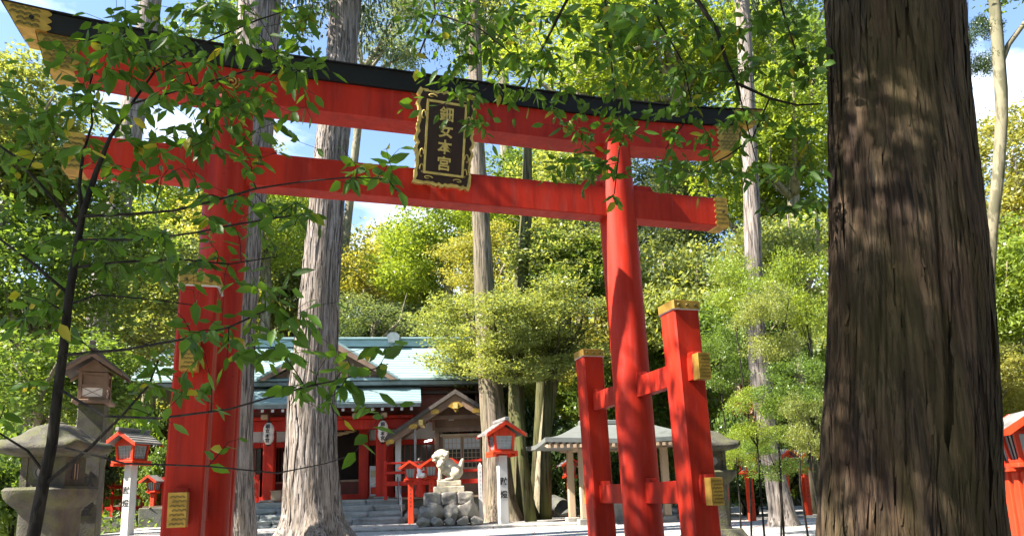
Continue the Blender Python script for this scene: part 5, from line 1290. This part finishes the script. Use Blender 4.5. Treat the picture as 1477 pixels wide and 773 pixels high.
sk2 = [lp(((3.5,-.9,-.6), .17), ((3.45,-.85,1.5), .15), ((3.3,-.6,3.6), .13), ((3.0,.0,5.0), .11)),
       lp(((3.0,.0,5.0), .09), ((2.5,1.6,5.6), .06), ((1.9,3.0,5.4), .035))+[(A, .02)],
       lp(((2.5,1.6,5.6), .05), ((1.6,2.6,5.8), .035))+[(B, .018)],
       lp(((1.6,2.6,5.8), .03), ((.5,3.3,5.7), .022))+[(C_, .014)],
       lp(((3.0,.0,5.0), .07), ((1.2,.6,6.4), .05), ((-.8,1.2,7.4), .03), ((-2.4,1.6,8.0), .012)),
       lp(((3.0,.0,5.0), .07), ((3.2,.8,6.4), .05), ((2.8,1.8,7.8), .02)),
       limb([(1000,-60,9),(1005,0,9),(1035,45,8),(1048,90,7),(1062,120,6),(1110,142,5),(1150,152,4),(1185,150,3)], 4.2, 4.4),
       limb([(1110,142,4),(1085,200,3),(1050,225,3),(1010,245,2)], 4.4, 4.6),
       limb([(1062,120,4),(1075,170,3),(1090,230,2)], 4.35, 4.5),
       limb([(830,-50,7),(818,0,6),(795,45,5),(770,95,4),(755,140,3)], 4.4, 4.6),
       limb([(870,-40,5),(876,40,4),(885,120,4),(896,190,3),(886,280,2)], 4.4, 4.7),
       limb([(620,-40,5),(628,20,4),(612,60,4),(604,80,3)], 4.6, 4.7),
       limb([(628,20,4),(690,40,3),(740,80,3),(700,130,2),(640,150,2)], 4.6, 4.8),
       limb([(940,-40,5),(950,30,4),(985,90,3),(1000,160,3),(960,215,2)], 4.3, 4.7),
       limb([(1110,-60,5),(1130,20,4),(1150,80,3),(1175,120,2)], 4.0, 4.2)]
n2 = leafy(ovr, ov0, sk2, [(590,0,800,90,52,4.2,5.0), (780,0,1130,110,88,4.1,4.9), (640,80,1060,200,84,4.2,5.0), (590,110,700,190,12,4.4,4.9), (790,150,1080,265,60,4.2,4.9), (1080,0,1190,260,31,4.0,4.4), (1110,250,1185,330,6,4.2,4.5), (850,0,950,12,6,2.4,2.8), (880,270,905,300,1,4.5,4.6)], 33, 'leaf_over', 'twig', .096, 300, None)
print('LEAVES', n1, n2)
for k, (c, s_) in enumerate((((-2.6,1.6,7.9), 2.5), ((.4,.6,7.6), 2.3), ((-1.6,3.4,8.6), 1.9), ((-1.0,-1.8,8.2), 2.6), ((-3.6,-1.5,8.6), 2.4))):  # unseen crowns added overhead to shade the near ground and huge trunk
    o = obj('crown', crown(('sparse1', 'sparse2')[k % 2]), 'leaf_over', ovr); o.material_slots[0].link = 'OBJECT'; o.material_slots[0].material = MAT['leaf_over']
    o.location = V(c)-ov0; o.scale = (s_, s_, s_*.55); o.rotation_euler = (0, 0, k*1.3)

# unseen woods behind and beside the viewer, added to cut sky light: one mass
P = []
for k in range(420):
    a = rs.uniform(math.radians(150), math.radians(395)); r_ = rs.uniform(14, 30); x, y = r_*math.cos(a), r_*math.sin(a)
    if y > 4 and abs(x) < y*1.25: continue
    rr = rs.uniform(1.6, 2.8); n = 150; z = gz(x, y)+rs.uniform(.5, 13)
    if x < -6 and z > 5.5: continue  # left open on this side so the sun gets in
    d = unit(rs.normal(size=(n, 3))); P.append(np.array([x, y, z])+d*rr*(.5+.5*rs.rand(n, 1)))
me = np_mesh('woods', leaf_quads(np.concatenate(P), rs, .75, .42, .6), 4)
fo = obj('surrounding_woods', me, 'leaf_mid'); tag(fo, 'dense green woods added out of view around the near side of the clearing', 'forest', kind='stuff')

# fallen leaves on the court
P = np.stack([rs.uniform(-9, 9, 700), rs.uniform(13, 24, 700), np.zeros(700)], 1)
for q in P: q[2] = (.09 if 19.0 < q[1] < 22.6 else gz(q[0], q[1]))+.012
me = np_mesh('leaf_litter', leaf_quads(P, rs, .10, .05, 6.0), 4)
tag(obj('leaf_litter', me, 'leaf_red'), 'brown fallen leaves scattered over the pale court', 'leaf litter', kind='stuff')
